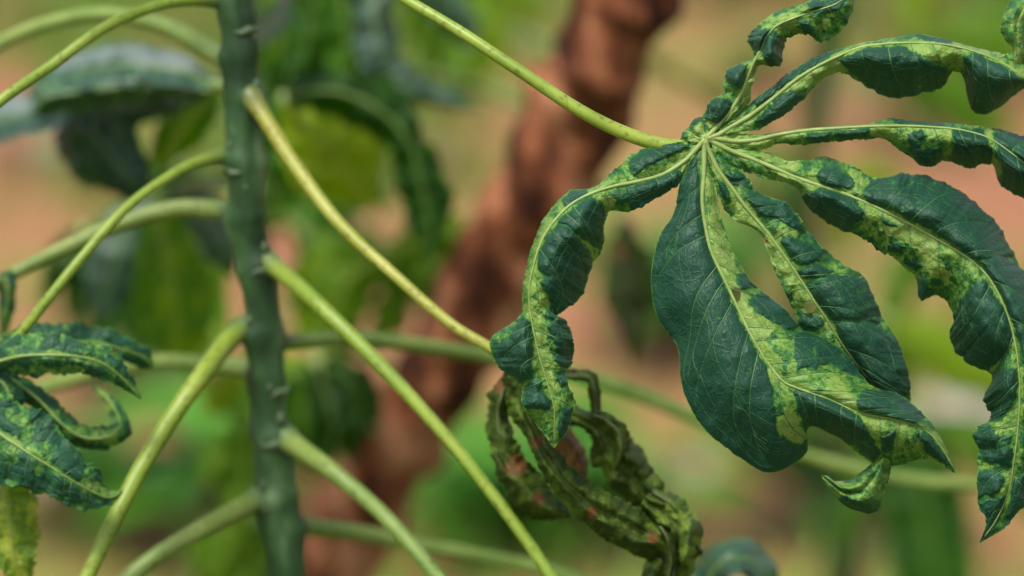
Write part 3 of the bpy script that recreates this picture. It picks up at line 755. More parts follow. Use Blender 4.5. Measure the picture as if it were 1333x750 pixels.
ST['E'] = [  # narrow lobe running right, swelling at the end
 (931, 180, 936, 174, 935, 186, 0, 1, 1, 0, 0),
 (959, 184, 966, 174, 966, 194, 0, 1, 1, 0, 0),
 (985, 182, 990, 175, 993, 195, -1, 2, 1, 0, 1),
 (1010, 176, 1012, 172, 1013, 188, -1, 3, 1, 0, 1),
 (1050, 170, 1050, 167, 1056, 188, -2, 3, 2, 0, 2),
 (1090, 167, 1092, 164, 1090, 184, -3, 3, 2, 0, 2),
 (1125, 165, 1126, 162, 1128, 182, -4, 3, 2, 0, 2),
 (1152, 164, 1157, 153, 1153, 182, -5, 4, 1, 1, 2),
 (1180, 164, 1186, 157, 1180, 203, -5, 4, 4, 1, 3),
 (1205, 165, 1210, 159, 1208, 218, -6, 4, 6, 1, 4),
 (1235, 167, 1238, 160, 1232, 209, -7, 4, 10, 1, 7),
 (1260, 171, 1265, 163, 1262, 219, -8, 4, 14, 1, 9),
 (1288, 180, 1290, 166, 1291, 214, -9, 4, 10, 1, 6),
 (1312, 196, 1320, 174, 1303, 244, -10, 5, 15, 2, 9),
 (1336, 215, 1348, 181, 1330, 257, -10, 6, 16, 3, 9),
 (1362, 242, 1368, 218, 1350, 270, -8, 6, 10, 2, 4),
 (1390, 275, 1391, 274, 1389, 276, -3, -3, -3, 0, 0)]
ST['F'] = [  # upper right lobe, pouches hanging from the midrib
 (934, 176, 938, 166, 944, 178, 0, 1, 1, 0, 0),
 (955, 163, 958, 145, 972, 172, 0, 2, 1, 1, 1),
 (973, 153, 978, 132, 995, 165, 0, 3, 1, 1, 1),
 (1004, 130, 1004, 112, 1020, 150, -1, 4, 2, 1, 2),
 (1036, 104, 1029, 94, 1043, 132, -2, 4, 2, 1, 2),
 (1065, 86, 1055, 77, 1062, 111, -3, 4, 3, 1, 2),
 (1094, 72, 1082, 66, 1088, 95, -4, 4, 4, 0, 2),
 (1122, 61, 1115, 57, 1106, 98, -5, 3, 8, 0, 6),
 (1145, 58, 1150, 51, 1134, 117, -6, 3, 15, 0, 10),
 (1169, 56, 1182, 45, 1166, 129, -7, 3, 18, 1, 11),
 (1195, 56, 1207, 46, 1200, 122, -8, 3, 17, 1, 10),
 (1222, 57, 1228, 50, 1229, 112, -9, 3, 12, 1, 7),
 (1245, 61, 1247, 56, 1239, 95, -9, 3, 5, 0, 2),
 (1262, 65, 1266, 61, 1252, 99, -10, 3, 7, 0, 4),
 (1280, 71, 1283, 65, 1262, 138, -11, 3, 17, 0, 9),
 (1299, 79, 1302, 69, 1280, 149, -11, 4, 18, 1, 9),
 (1318, 90, 1322, 73, 1306, 137, -12, 5, 16, 1, 8),
 (1340, 105, 1347, 85, 1336, 115, -11, 5, 8, 1, 3),
 (1362, 122, 1363, 121, 1361, 123, -8, -8, -8, 0, 0)]
ST['F2'] = [  # its outer margin curling up at the frame's right edge
 (1318, 92, 1302, 76, 1336, 88, -7, -4, -2, 0, 0),
 (1324, 70, 1318, 64, 1342, 66, -9, -5, 2, 2, 2),
 (1324, 50, 1308, 52, 1345, 46, -10, -5, 4, 3, 2),
 (1324, 30, 1303, 34, 1348, 28, -10, -4, 6, 3, 2),
 (1332, 12, 1312, 8, 1352, 10, -9, -3, 6, 2, 2),
 (1346, -10, 1334, -14, 1356, -8, -6, -3, 3, 1, 1),
 (1362, -26, 1361, -27, 1363, -25, -2, -2, -2, 0, 0)]
ST['G'] = [  # crumpled lobe pointing up
 (927, 172, 914, 160, 939, 166, 0, 2, 1, 0, 0),
 (943, 155, 915, 147, 958, 150, 0, 3, 1, 1, 1),
 (954, 140, 924, 131, 975, 133, -1, 4, 2, 2, 1),
 (965, 121, 941, 120, 977, 121, -2, 4, 2, 2, 1),
 (973, 100, 944, 92, 982, 100, -2, 3, 2, 3, 0),
 (981, 82, 970, 80, 990, 85, -3, 4, 3, 1, 0),
 (991, 63, 984, 73, 1017, 87, -4, 4, 6, 2, 7),
 (998, 47, 972, 52, 1021, 64, -5, 6, 6, 5, 6),
 (1012, 33, 982, 37, 1026, 48, -5, 6, 3, 4, 2),
 (1035, 23, 1012, 15, 1050, 44, -6, 4, 3, 2, 1),
 (1062, 14, 1045, 5, 1072, 56, -6, 4, 5, 1, 2),
 (1088, 5, 1076, -10, 1103, 32, -6, 3, 3, 1, 2),
 (1104, -8, 1092, -22, 1114, -2, -4, 2, 2, 0, 0),
 (1122, -34, 1121, -35, 1123, -33, 0, 0, 0, 0, 0)]
ST['H'] = [  # short basal lobe behind the stalk
 (914, 183, 902, 188, 920, 174, 0, 1, 1, 0, 0),
 (905, 178, 884, 187, 918, 163, 1, 2, 2, 1, 1),
 (899, 173, 882, 184, 914, 157, 1, 3, 2, 1, 1),
 (892, 171, 886, 180, 899, 164, 2, 3, 3, 0, 0),
 (889, 172, 888, 173, 890, 171, 3, 3, 3, 0, 0)]
YS = {}
YS['A'] = [(898, 203, 845, 228, 6.5, .78), (912, 190, 890, 214, 5, .8), (788, 258, 786, 274, 8, .85), (735, 272, 712, 300, 5, .65), (766, 316, 772, 336, 5, .75), (726, 311, 748, 306, 3.5, .55),
           (700, 320, 690, 390, 6, .6), (703, 345, 712, 395, 9, .72), (700, 395, 706, 450, 7, .75), (705, 450, 722, 520, 7.5, .82), (722, 520, 724, 570, 9, .6), (720, 430, 735, 428, 4, .6), (716, 478, 736, 476, 6, .5),
           (690, 500, 705, 520, 8, .4), (660, 435, 670, 470, 9, .28)]
YS['B'] = [(928, 235, 930, 300, 8, .82), (933, 300, 948, 345, 10, .86), (940, 340, 965, 392, 11, .86), (972, 415, 990, 428, 17, .88), (1002, 428, 1020, 422, 6, .7), (985, 450, 1000, 470, 7, .7), (1000, 430, 1030, 470, 14, .42),
           (1004, 482, 1026, 520, 8, .75), (1022, 545, 1036, 566, 13, .9), (1012, 556, 1040, 562, 8, .9), (1050, 490, 1090, 508, 14, .52), (1085, 500, 1100, 518, 10, .82), (1122, 538, 1138, 566, 8, .82),
           (1140, 560, 1160, 590, 10, .5), (1172, 556, 1168, 585, 7, .75), (1198, 592, 1222, 604, 5, .7), (931, 385, 926, 400, 5, .45), (1080, 560, 1096, 555, 6, .42), (972, 366, 985, 380, 6, .45), (1060, 470, 1052, 452, 5, -1), (1010, 455, 1020, 475, 5, .4)]
YS['B2'] = [(1140, 610, 1120, 640, 12, .5), (1112, 640, 1090, 640, 7, .6), (1100, 652, 1130, 662, 4, -1)]
YS['C'] = [(925, 200, 935, 240, 4, .7), (945, 250, 975, 283, 9, .85), (960, 285, 984, 290, 6, .8), (992, 303, 1024, 356, 8, .85), (1018, 350, 1045, 386, 9, .85), (1045, 395, 1076, 428, 9, .6), (1016, 301, 1034, 304, 4.5, .78), (1020, 290, 1012, 308, 3, .7),
           (1080, 350, 1100, 358, 5, .72), (960, 220, 985, 228, 8, .55), (985, 222, 990, 232, 7, .82), (955, 230, 966, 238, 6, -1), (1040, 290, 1020, 275, 5, .4), (1048, 322, 1056, 330, 3, .55), (1052, 410, 1066, 420, 5, -1)]
YS['D'] = [(960, 200, 1000, 204, 9, .6), (1000, 202, 1038, 216, 8, .85), (1018, 232, 1034, 244, 5, .85), (1050, 215, 1075, 212, 14, .42), (1045, 245, 1060, 262, 12, .38), (1112, 225, 1126, 262, 6, .75), (1118, 272, 1134, 300, 7, .78),
           (1122, 270, 1165, 296, 9, .82), (1160, 292, 1212, 325, 13, .9), (1140, 305, 1180, 340, 10, .55), (1150, 318, 1190, 352, 9, .6), (1205, 335, 1228, 360, 12, .82), (1200, 370, 1232, 390, 12, .5), (1245, 355, 1240, 395, 12, .5),
           (1285, 480, 1300, 458, 7, .75), (1275, 505, 1310, 495, 9, .38), (1300, 560, 1322, 556, 11, .7), (1276, 606, 1322, 596, 4, .75), (1285, 640, 1312, 620, 5, .6), (1290, 655, 1300, 645, 9, .45), (1310, 520, 1316, 545, 6, .6), (1180, 338, 1188, 344, 4, -1), (1203, 382, 1212, 386, 9, -1), (1098, 262, 1112, 278, 13, -1), (1090, 230, 1098, 236, 9, -1)]
YS['E'] = [(940, 182, 1000, 190, 6, .8), (1010, 182, 1130, 174, 7, .34), (1140, 170, 1170, 178, 8, .78), (1165, 175, 1205, 190, 13, .6), (1200, 170, 1232, 178, 7, .78), (1226, 172, 1236, 195, 7, .72), (1284, 170, 1298, 226, 4.5, .8), (1190, 178, 1192, 190, 5, -1), (1205, 198, 1212, 202, 5, -1)]
YS['F'] = [(945, 165, 990, 145, 6, .7), (960, 172, 975, 166, 6, .6), (990, 145, 1040, 118, 4, .75), (1036, 112, 1075, 98, 8, .82), (1070, 95, 1104, 80, 10, .86), (1108, 60, 1165, 52, 4, .6), (1195, 55, 1180, 52, 4, .6), (1200, 65, 1245, 84, 11, .82), (1205, 60, 1240, 70, 9, .8), (1230, 56, 1285, 70, 4, .7), (1014, 138, 1030, 128, 10, -1)]
YS['F2'] = [(1318, 80, 1326, 50, 9, .55), (1322, 50, 1315, 20, 8, .5), (1330, 10, 1345, -5, 8, .6), (1326, 90, 1322, 66, 5, .8)]
YS['G'] = [(966, 150, 984, 92, 8, .85), (940, 165, 965, 150, 8, .6), (984, 95, 996, 62, 5, .78), (996, 80, 1000, 70, 5, .55), (988, 50, 1016, 26, 10, .78), (1005, 30, 1030, 25, 9, .85), (1035, 35, 1090, 32, 9, .5), (1070, 36, 1080, 28, 5, .9), (952, 110, 958, 100, 6, .4), (936, 128, 950, 124, 6, .55)]
YS['H'] = [(912, 181, 900, 176, 5, .6)]
GR = dict(A=.47, B=.46, C=.38, D=.46, E=.40, F=.52, G=.47, H=.25)
DK = {
 'A': [[(820, 211), (836, 197), (872, 186), (900, 192), (865, 205), (841, 216), (825, 229)], [(815, 246), (836, 238), (884, 222), (890, 236), (868, 250), (841, 271), (823, 280)],
       [(726, 289), (736, 278), (755, 266), (769, 256), (784, 266), (790, 283), (788, 304), (776, 321), (757, 309), (743, 295)],
       [(725, 292), (738, 296), (757, 314), (774, 343), (778, 352), (772, 366), (752, 396), (733, 412), (720, 409), (714, 386), (703, 369), (712, 360), (700, 348), (702, 328), (714, 307)],
       [(731, 261), (745, 248), (764, 248), (764, 256), (738, 272)],
       [(727, 411), (739, 421), (750, 446), (746, 470), (736, 477), (723, 470), (725, 451), (717, 436), (713, 424)],
       [(681, 412), (691, 420), (693, 451), (690, 489), (678, 497), (655, 485), (640, 463), (645, 449), (665, 443), (668, 428)],
       [(691, 496), (705, 497), (703, 511), (718, 522), (714, 534), (682, 529), (682, 511)], [(725, 491), (736, 490), (740, 501), (729, 504)], [(731, 530), (746, 530), (742, 555), (729, 570), (728, 549)]],
 'B': [[(905, 200), (913, 262), (919, 310), (943, 375), (972, 435), (995, 475), (1004, 500), (1009, 540), (1012, 568), (1052, 586), (1020, 640), (940, 620), (870, 530), (830, 420), (830, 350), (860, 270), (875, 235)],
       [(958, 357), (978, 357), (984, 374), (964, 376)], [(973, 392), (988, 381), (1014, 384), (1032, 403), (1044, 424), (1026, 430), (996, 412)],
       [(1034, 436), (1046, 428), (1087, 442), (1118, 469), (1128, 494), (1110, 488), (1087, 474), (1058, 474), (1038, 482), (1034, 459)],
       [(1114, 521), (1128, 508), (1158, 505), (1190, 518), (1208, 540), (1190, 550), (1146, 541), (1120, 535)],
       [(1033, 509), (1058, 511), (1099, 530), (1118, 541), (1132, 565), (1146, 590), (1135, 600), (1111, 580), (1081, 575), (1049, 560), (1037, 527)],
       [(1192, 560), (1213, 569), (1240, 606), (1222, 600), (1206, 588)], [(1166, 560), (1162, 585), (1150, 590), (1146, 570)]],
 'C': [[(944, 226), (966, 226), (969, 231), (961, 235), (950, 234)], [(934, 235), (946, 242), (950, 262), (940, 254)],
       [(972, 259), (994, 259), (1022, 264), (1037, 279), (1050, 304), (1028, 294), (1008, 282), (989, 279)], [(1017, 316), (1028, 309), (1050, 316), (1073, 326), (1066, 338), (1042, 345), (1031, 338)],
       [(1039, 352), (1064, 344), (1085, 353), (1070, 360), (1045, 363)], [(1050, 371), (1070, 364), (1101, 359), (1128, 364), (1148, 398), (1144, 421), (1112, 415), (1087, 416), (1078, 412), (1062, 390)],
       [(1088, 421), (1117, 420), (1146, 427), (1176, 450), (1192, 510), (1150, 520), (1128, 497), (1096, 450)], [(1044, 408), (1056, 414), (1066, 428), (1050, 428), (1040, 418)]],
 'D': [[(1062, 229), (1070, 220), (1087, 217), (1099, 230), (1093, 243), (1084, 246), (1065, 236)], [(1068, 245), (1093, 252), (1112, 268), (1120, 282), (1112, 292), (1098, 302), (1076, 294), (1056, 278), (1042, 258), (1052, 252)],
       [(1125, 250), (1130, 240), (1154, 224), (1177, 222), (1209, 225), (1247, 241), (1284, 273), (1312, 304), (1322, 333), (1300, 333), (1272, 339), (1238, 316), (1203, 295), (1168, 277), (1127, 262)],
       [(1276, 341), (1300, 335), (1330, 345), (1375, 420), (1375, 470), (1334, 468), (1323, 430), (1307, 392), (1291, 363)],
       [(1264, 374), (1282, 366), (1306, 400), (1315, 420), (1319, 438), (1314, 452), (1300, 470), (1280, 487), (1262, 480), (1240, 458), (1232, 434), (1238, 415), (1252, 393)],
       [(1300, 482), (1322, 480), (1324, 516), (1308, 538), (1294, 550), (1278, 530), (1278, 518), (1290, 498)], [(1336, 470), (1372, 470), (1368, 545), (1334, 545)],
       [(1266, 566), (1289, 553), (1294, 566), (1296, 580), (1273, 583)], [(1278, 586), (1318, 583), (1317, 610), (1298, 603), (1280, 602)], [(1274, 614), (1290, 612), (1306, 622), (1300, 640), (1272, 648)], [(1274, 655), (1308, 645), (1306, 662), (1291, 694), (1273, 709), (1282, 680)],
       [(1320, 625), (1350, 612), (1342, 650), (1306, 692), (1314, 655)],
       [(1192, 364), (1203, 360), (1211, 383), (1204, 392), (1192, 380)], [(1148, 286), (1158, 287), (1166, 294), (1154, 293)], [(1156, 318), (1168, 314), (1180, 322), (1172, 330), (1158, 327)], [(1184, 342), (1192, 338), (1200, 347), (1190, 352)]],
 'E': [[(1240, 169), (1280, 168), (1292, 201), (1283, 224), (1256, 220), (1238, 203), (1244, 183)], [(1292, 173), (1333, 175), (1385, 200), (1390, 270), (1320, 260), (1298, 243), (1312, 223), (1300, 199)], [(1184, 192), (1203, 196), (1224, 191), (1229, 203), (1211, 222), (1192, 210)], [(1190, 172), (1199, 170), (1206, 176), (1198, 182), (1190, 179)],
       [(1050, 174), (1080, 172), (1078, 184), (1054, 186)], [(1090, 172), (1130, 168), (1128, 180), (1096, 182)], [(1160, 150), (1185, 155), (1230, 160), (1230, 164), (1165, 161)]],
 'F': [[(1091, 78), (1126, 63), (1169, 60), (1196, 72), (1215, 84), (1236, 92), (1230, 112), (1198, 126), (1169, 132), (1138, 122), (1120, 104)], [(1256, 74), (1270, 70), (1299, 83), (1324, 97), (1342, 110), (1299, 145), (1275, 153), (1259, 140), (1256, 104)],
       [(984, 157), (1004, 138), (1036, 121), (1046, 124), (1022, 150), (996, 164)], [(978, 130), (1029, 92), (1054, 75), (1097, 64), (1065, 82), (1032, 102), (985, 140)], [(1185, 40), (1215, 44), (1240, 55), (1205, 53)]],
 'G': [[(917, 133), (929, 125), (951, 133), (953, 141), (940, 160), (919, 157)], [(943, 88), (972, 84), (964, 115), (946, 106)], [(970, 51), (980, 37), (1007, 40), (1022, 53), (1023, 82), (1001, 90), (993, 69), (980, 63)], [(1050, 3), (1103, -4), (1092, 13), (1065, 19)], [(1040, 27), (1052, 30), (1060, 46), (1048, 42)]],
}
kw = dict(A=dict(vstep=27, seed=1, crinkle=1.35, ruffle=3.5, edge=2.6, islands=0.22), B=dict(edge=1.3, vstep=40, seed=2, slant=0.28, crinkle=0.5, blister=0.7, holes=[(958, 384, 6.0, 1.5)], ruffle=2.0),
          C=dict(edge=2.2, islands=0.25, vstep=30, seed=3, crinkle=1.0, spots=[(998, 315, 3)], holes=[(1054, 399, 7.0, 1.1)]), D=dict(vstep=40, seed=4, crinkle=1.25, ruffle=3.5, edge=2.6, islands=0.22), E=dict(vstep=34, seed=5, crinkle=1.3, edge=2.4, islands=0.3),
          F=dict(vstep=36, seed=6, crinkle=1.4, edge=2.6, islands=0.15), G=dict(vstep=24, seed=7, crinkle=2.2, ruffle=5, edge=3.5, islands=0.5), H=dict(vstep=20, seed=8))
for key in 'ABCDEFGH':
    k = dict(kw[key]); lbs = [Lobe(ST[key], D0, strokes=YS[key], res=1.25, dark=DK.get(key, ()), ground=GR[key], late=[(917, 181, 918, 182, 22, .84)], **k)]
    if key+'2' in ST: lbs.append(Lobe(ST[key+'2'], D0, strokes=YS[key+'2'], seed=20+k['seed'], res=1.25, ground=0.42, crinkle=1.5, ruffle=3, vstep=26))
    lobe_object(lbs, M_LEAF, leaf)
    vein_object(lbs, leaf, r0=(0.5 if key == 'H' else 0.98), r1=0.24, rv=0.30, to=W(np.array([918, 181, D0-0.0010])))

leaf_hub(leaf, 918, 181, D0-0.0008, 6.5, M_RIB, squash=0.30, name='vein_junction')

# ---- mottled leaf at the lower left
D1 = 1.043
leafl = leaf_hub(plant, -14, 476, D1, 10, label='small mottled leaf with curled lobes at the left edge')
def ml(path, dist, parent, strokes=(), islands=0.46, base=0.14, **kk):
    return simple_lobe(path, dist, parent, M_LEAF, res=1.6, strokes=strokes, islands=islands, base=base, side=True, edge=5.0, vstep=20, wid=1.22, **kk)
ml([(-14, 470, 10, 0), (30, 452, 22, -2), (70, 446, 22, 0), (122, 446, 18, 4), (160, 455, 15, 8), (188, 466, 12, 14), (199, 478, 3, 18)], D1+0.012, leafl, crinkle=1.2, fold=5)
ml([(-14, 474, 10, 0), (25, 464, 22, -6), (60, 462, 23, -8), (100, 464, 18, -8), (132, 472, 18, -6), (158, 491, 11, -2), (184, 520, 1, 4)], D1-0.004, leafl, crinkle=1.2, fold=6, strokes=[(60, 462, 125, 470, 4, .6), (20, 480, 100, 484, 5, .6)])
ml([(-10, 480, 7, 0), (18, 496, 11, 0), (50, 520, 12, -2), (77, 549, 13, -2), (104, 568, 12, 0), (135, 570, 13, 4), (156, 556, 12, 8), (150, 534, 8, 14), (132, 512, 5, 20), (116, 494, 1, 24)], D1+0.006, leafl, crinkle=1.5, fold=6, strokes=[(90, 560, 145, 570, 9, .7), (140, 530, 118, 500, 9, .8)])
ml([(-14, 484, 6, 0), (5, 500, 12, -2), (14, 520, 14, -2), (18, 545, 6, 2)], D1+0.002, leafl, crinkle=1.3, fold=4)
ml([(-22, 500, 12, 0), (-8, 555, 40, -6), (30, 585, 44, -10), (60, 604, 34, -10), (92, 624, 27, -8), (120, 640, 21, -4), (142, 648, 11, 0), (160, 640, 1, 6)], D1-0.010, leafl, crinkle=1.3, fold=7, strokes=[(0, 562, 60, 600, 4, .6), (110, 630, 150, 645, 7, .65), (10, 535, 40, 560, 6, .55)])
simple_lobe([(-26, 500, 10, 0), (-16, 570, 30, 4), (4, 640, 38, 4), (14, 690, 33, 4), (20, 728, 27, 6), (30, 756, 12, 10), (38, 775, 1, 14)], D1+0.004, leafl, M_YELLOW, res=1.6, crinkle=1.8, fold=8, base=0.35, islands=0.95, side=True, edge=9, ruffle=6, strokes=[(14, 650, 16, 700, 6, .05), (50, 715, 60, 730, 6, .0)], label='yellow-green lobe')
ml([(-22, 485, 10, 0), (-60, 480, 22, 0), (-110, 500, 26, 4), (-160, 545, 16, 8), (-190, 590, 1, 12)], D1, leafl, crinkle=1.2)
# thin leaf end hanging from the next stalk
leafe = leaf_hub(plant, -8, 372, 1.108, 8, label='narrow yellowish leaf end at the left edge')
ml([(-8, 370, 6, 0), (6, 362, 10, 0), (10, 385, 9, 0), (8, 410, 8, 2), (4, 435, 5, 6), (2, 455, 1, 8)], 1.104, leafe, crinkle=1.5, islands=0.8, fold=4)
ml([(-10, 372, 6, 0), (-50, 380, 20, 4), (-100, 420, 22, 8), (-140, 480, 1, 16)], 1.112, leafe)

# ---- the withered leaf hanging from the yellow stalk
DW = 1.04
leafw = leaf_hub(plant, 668, 487, DW, 12, M_DRY, label='withered olive-brown leaf, twisted and hanging from a yellow stalk')
def wl_(path, islands=0.5, base=0.22, fold=11, crinkle=0.8, strokes=(), spots=(), dist=DW, **kk):
    return simple_lobe(path, dist, leafw, M_DRY, res=2.2, fold=fold, crinkle=crinkle, islands=islands, base=base, strokes=strokes, spots=spots, ribmat=M_DRYRIB, ruffle=7, vstep=26, edge=5, pleat=1.7, wid=1.08, **kk)
M_DRYRIB = simple_mat('withered_rib', (0.04, 0.055, 0.015), (0.08, 0.09, 0.03), 200, 0.6, 0.2)
wl_([(668, 488, 12, 0), (655, 510, 16, 2), (648, 545, 15, 2), (654, 580, 17, 0), (670, 615, 20, 0), (690, 645, 27, 2), (715, 664, 18, 6), (742, 673, 2, 10)], spots=[(655, 500, 16), (672, 606, 18), (700, 650, 10)])
wl_([(668, 486, 14, -2), (680, 520, 22, -4), (694, 556, 17, -6), (712, 594, 15, -8), (738, 630, 19, -10), (775, 660, 24, -10), (820, 686, 27, -8), (860, 702, 30, -4), (890, 712, 24, 0), (915, 720, 3, 6)], islands=0.55, dist=DW-0.004, bulge=5, strokes=[(690, 560, 735, 630, 5, .05)], spots=[(700, 575, 9), (770, 668, 10), (850, 700, 9)])
wl_([(672, 484, 6, 4), (705, 482, 9, 8), (742, 487, 8, 10), (766, 490, 8, 8), (773, 505, 8, 6), (776, 530, 7, 6), (780, 552, 5, 6)], islands=0.3, base=0.1, fold=4)
wl_([(690, 500, 8, 6), (720, 530, 10, 8), (750, 543, 11, 4), (776, 556, 15, 0), (792, 580, 26, -4), (812, 606, 28, -4), (832, 632, 26, -2), (850, 656, 22, 2), (866, 680, 20, 6), (885, 712, 4, 10)], islands=0.7, base=0.25, dist=DW+0.008, bulge=6, crinkle=1.4)
wl_([(772, 540, 6, -8), (790, 548, 12, -10), (806, 566, 14, -10), (808, 590, 10, -8), (800, 610, 3, -4)], islands=0.5, base=0.28, dist=DW+0.004)
wl_([(690, 510, 6, 10), (722, 545, 12, 10), (738, 575, 15, 8), (746, 604, 16, 8), (756, 626, 7, 12), (760, 634, 1, 14)], islands=0.2, base=0.15, spots=[(740, 590, 60)], dist=DW+0.012, label='brown dead lobe')
wl_([(838, 650, 8, -4), (862, 668, 22, -8), (884, 690, 28, -8), (880, 720, 30, -6), (860, 750, 26, 0), (840, 780, 5, 8)], islands=0.8, base=0.3, crinkle=1.4, bulge=6)
wl_([(850, 640, 6, -6), (872, 656, 15, -8), (886, 678, 15, -8), (898, 698, 12, -6), (904, 716, 2, -2)], islands=0.95, base=0.45, crinkle=1.4)
wl_([(856, 680, 8, -10), (868, 700, 18, -12), (874, 730, 14, -10), (868, 760, 2, -6)], islands=0.5, base=0.02, crinkle=1.2)
# blurred bluish leaf just below it
leafb = leaf_hub(plant, 930, 790, 1.13, 9, label='blurred bluish-green leaf at the bottom edge')
simple_lobe([(930, 790, 10, 0), (925, 750, 22, 0), (945, 728, 24, -4), (975, 728, 22, -2), (1000, 745, 14, 4), (1015, 765, 1, 10)], 1.13, leafb, M_SHEEN, tilt=14, base=0.15, crinkle=4, edge=7, ruffle=8)
simple_lobe([(930, 790, 10, 0), (905, 755, 16, 0), (890, 740, 12, 2), (870, 740, 1, 6)], 1.135, leafb, M_SHEEN, base=0.05)
petiole([(370, 830, 1.135, 34), (440, 850, 1.13, 24), (600, 850, 1.12, 20), (780, 820, 1.12, 17), (930, 790, 1.13, 15)], M_PETD)

# ------------------------------------------------------------------ further leaves of the main plant
def gleaf(parent, x, y, d, angs, length, width, mat, droop=0.35, depth=0.12, base=0.2, islands=0.4, label=None, res=6.0, hub=8):
    """palmate leaf: lobes leave (x, y, d) at picture angles (degrees, 0 = right, 90 = down)."""
    h = leaf_hub(parent, x, y, d, hub, label=label)
    for i, a in enumerate(angs):
        rr = random.Random(int(x*3+y*7+i*11)); a = math.radians(a)
        ln = length*rr.uniform(0.75, 1.1)*(0.7 if i in (0, len(angs)-1) else 1.0)
        dz = depth*1000*rr.uniform(-0.5, 0.7); rows = []
        for k in range(8):
            u = k/7.0
            w = width*(math.sin(math.pi*min(1, u*0.94+0.06)**0.85))**0.9 if k < 7 else 0.6
            rows.append((x+math.cos(a)*ln*u, y+math.sin(a)*ln*u+droop*ln*u*u, max(w, 1.5 if k < 7 else 0.6), dz*u+12*math.sin(u*5+i)))
        simple_lobe(rows, d, h, mat, res=res, base=base, islands=islands, fold=6, tilt=rr.uniform(-8, 14), vstep=40)
    return h
# ends of the stalks that leave the frame
gleaf(plant, -110, 225, 1.02, (110, 140, 180, 220, 250), 300, 38, M_SHEEN, 0.3)
gleaf(plant, -90, 130, 1.17, (140, 170, 200, 230, 260), 300, 36, M_SHEEN, 0.3)
gleaf(plant, 60, 880, 1.04, (40, 80, 120, 165, 210), 320, 36, M_SHEEN, 0.3)
gleaf(plant, 790, 880, 1.04, (0, 40, 80, 120, 160), 300, 36, M_SHEEN, 0.3)
gleaf(plant, 1390, 608, 1.27, (-70, -25, 25, 60, 100), 280, 34, M_SHEEN, 0.3)
for (px_, py_, dd, tx, ty, td, an) in ((296, -240, 1.066, 120, -430, 1.00, (150, 190, 230, 270, 310)), (299, -320, 1.062, 480, -500, 1.05, (-60, -20, 20, 60, 110)), (300, -405, 1.056, 300, -610, 1.10, (200, 240, 270, 300, 340))):
    petiole([(px_, py_, dd, 20), ((px_*2+tx)/3, (py_*2+ty)/3-20, dd, 15), (tx, ty, td, 12)], M_PET)
    gleaf(plant, tx, ty, td, an, 300, 36, M_SHEEN, 0.35)

# leaf behind the stem at the upper left, sky sheen on its upper faces painted as pale strokes
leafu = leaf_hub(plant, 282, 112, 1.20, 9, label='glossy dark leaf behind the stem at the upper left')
petiole([(316, 125, 1.095, 26), (318, 118, 1.13, 18), (300, 114, 1.17, 15), (282, 112, 1.20, 14)], M_PETD)
bl = dict(res=3.0, islands=0.3, crinkle=4.5, ruffle=14, edge=5)
simple_lobe([(282, 112, 8, 0), (235, 92, 20, 0), (175, 84, 26, 5), (110, 92, 26, 10), (60, 108, 18, 18), (32, 132, 1, 30)], 1.21, leafu, M_SHEEN_PAINT, tilt=-20, strokes=[(250, 84, 170, 70, 11, .95), (150, 68, 70, 84, 7, .9), (200, 108, 130, 112, 8, .25)], base=0.05, fold=2, **bl)
simple_lobe([(282, 118, 8, 0), (225, 118, 18, 0), (160, 128, 22, 5), (100, 140, 20, 10), (30, 150, 26, 14), (-40, 168, 24, 18), (-100, 200, 1, 25)], 1.25, leafu, M_SHEEN_PAINT, tilt=-22, strokes=[(150, 112, -40, 140, 14, .95)], base=0.05, fold=2, **bl)
simple_lobe([(270, 125, 8, 0), (180, 140, 20, 0), (120, 158, 34, 0), (135, 190, 46, 4), (160, 222, 38, 8), (178, 246, 22, 12), (188, 262, 1, 18)], 1.24, leafu, M_SHEEN_PAINT, strokes=[(70, 130, 150, 128, 16, .9), (150, 170, 165, 200, 10, .45)], fold=10, base=0.03, res=3.0, islands=0.2, crinkle=3.0, ruffle=8, edge=4)
simple_lobe([(282, 118, 6, 0), (262, 140, 9, 0), (240, 165, 10, 6), (225, 195, 8, 12), (218, 225, 1, 18)], 1.22, leafu, M_BACK, base=0.6, **bl)
simple_lobe([(285, 120, 8, 0), (255, 150, 26, 10), (228, 178, 28, 20), (205, 205, 14, 30), (195, 215, 1, 34)], 1.27, leafu, M_BACK, base=0.5, res=3.0, islands=0.7, crinkle=3)
simple_lobe([(285, 108, 6, 0), (310, 70, 10, 10), (345, 40, 16, 18), (365, 15, 16, 26), (380, -20, 1, 34)], 1.24, leafu, M_SHEEN_PAINT, tilt=-30, base=0.7, **bl)
simple_lobe([(270, 122, 8, 0), (200, 135, 22, 4), (140, 150, 34, 8), (110, 185, 40, 10), (112, 222, 26, 14), (120, 250, 1, 20)], 1.27, leafu, M_SHEEN, base=0.02, fold=12, res=3.0, islands=0.25, crinkle=3.5, ruffle=9, edge=7)
simple_lobe([(270, 118, 8, 0), (190, 112, 18, 0), (120, 118, 24, 4), (60, 128, 24, 8), (40, 150, 1, 14)], 1.20, leafu, M_SHEEN, base=0.12, fold=12, res=3.0, islands=0.5, crinkle=4, ruffle=10, edge=7)
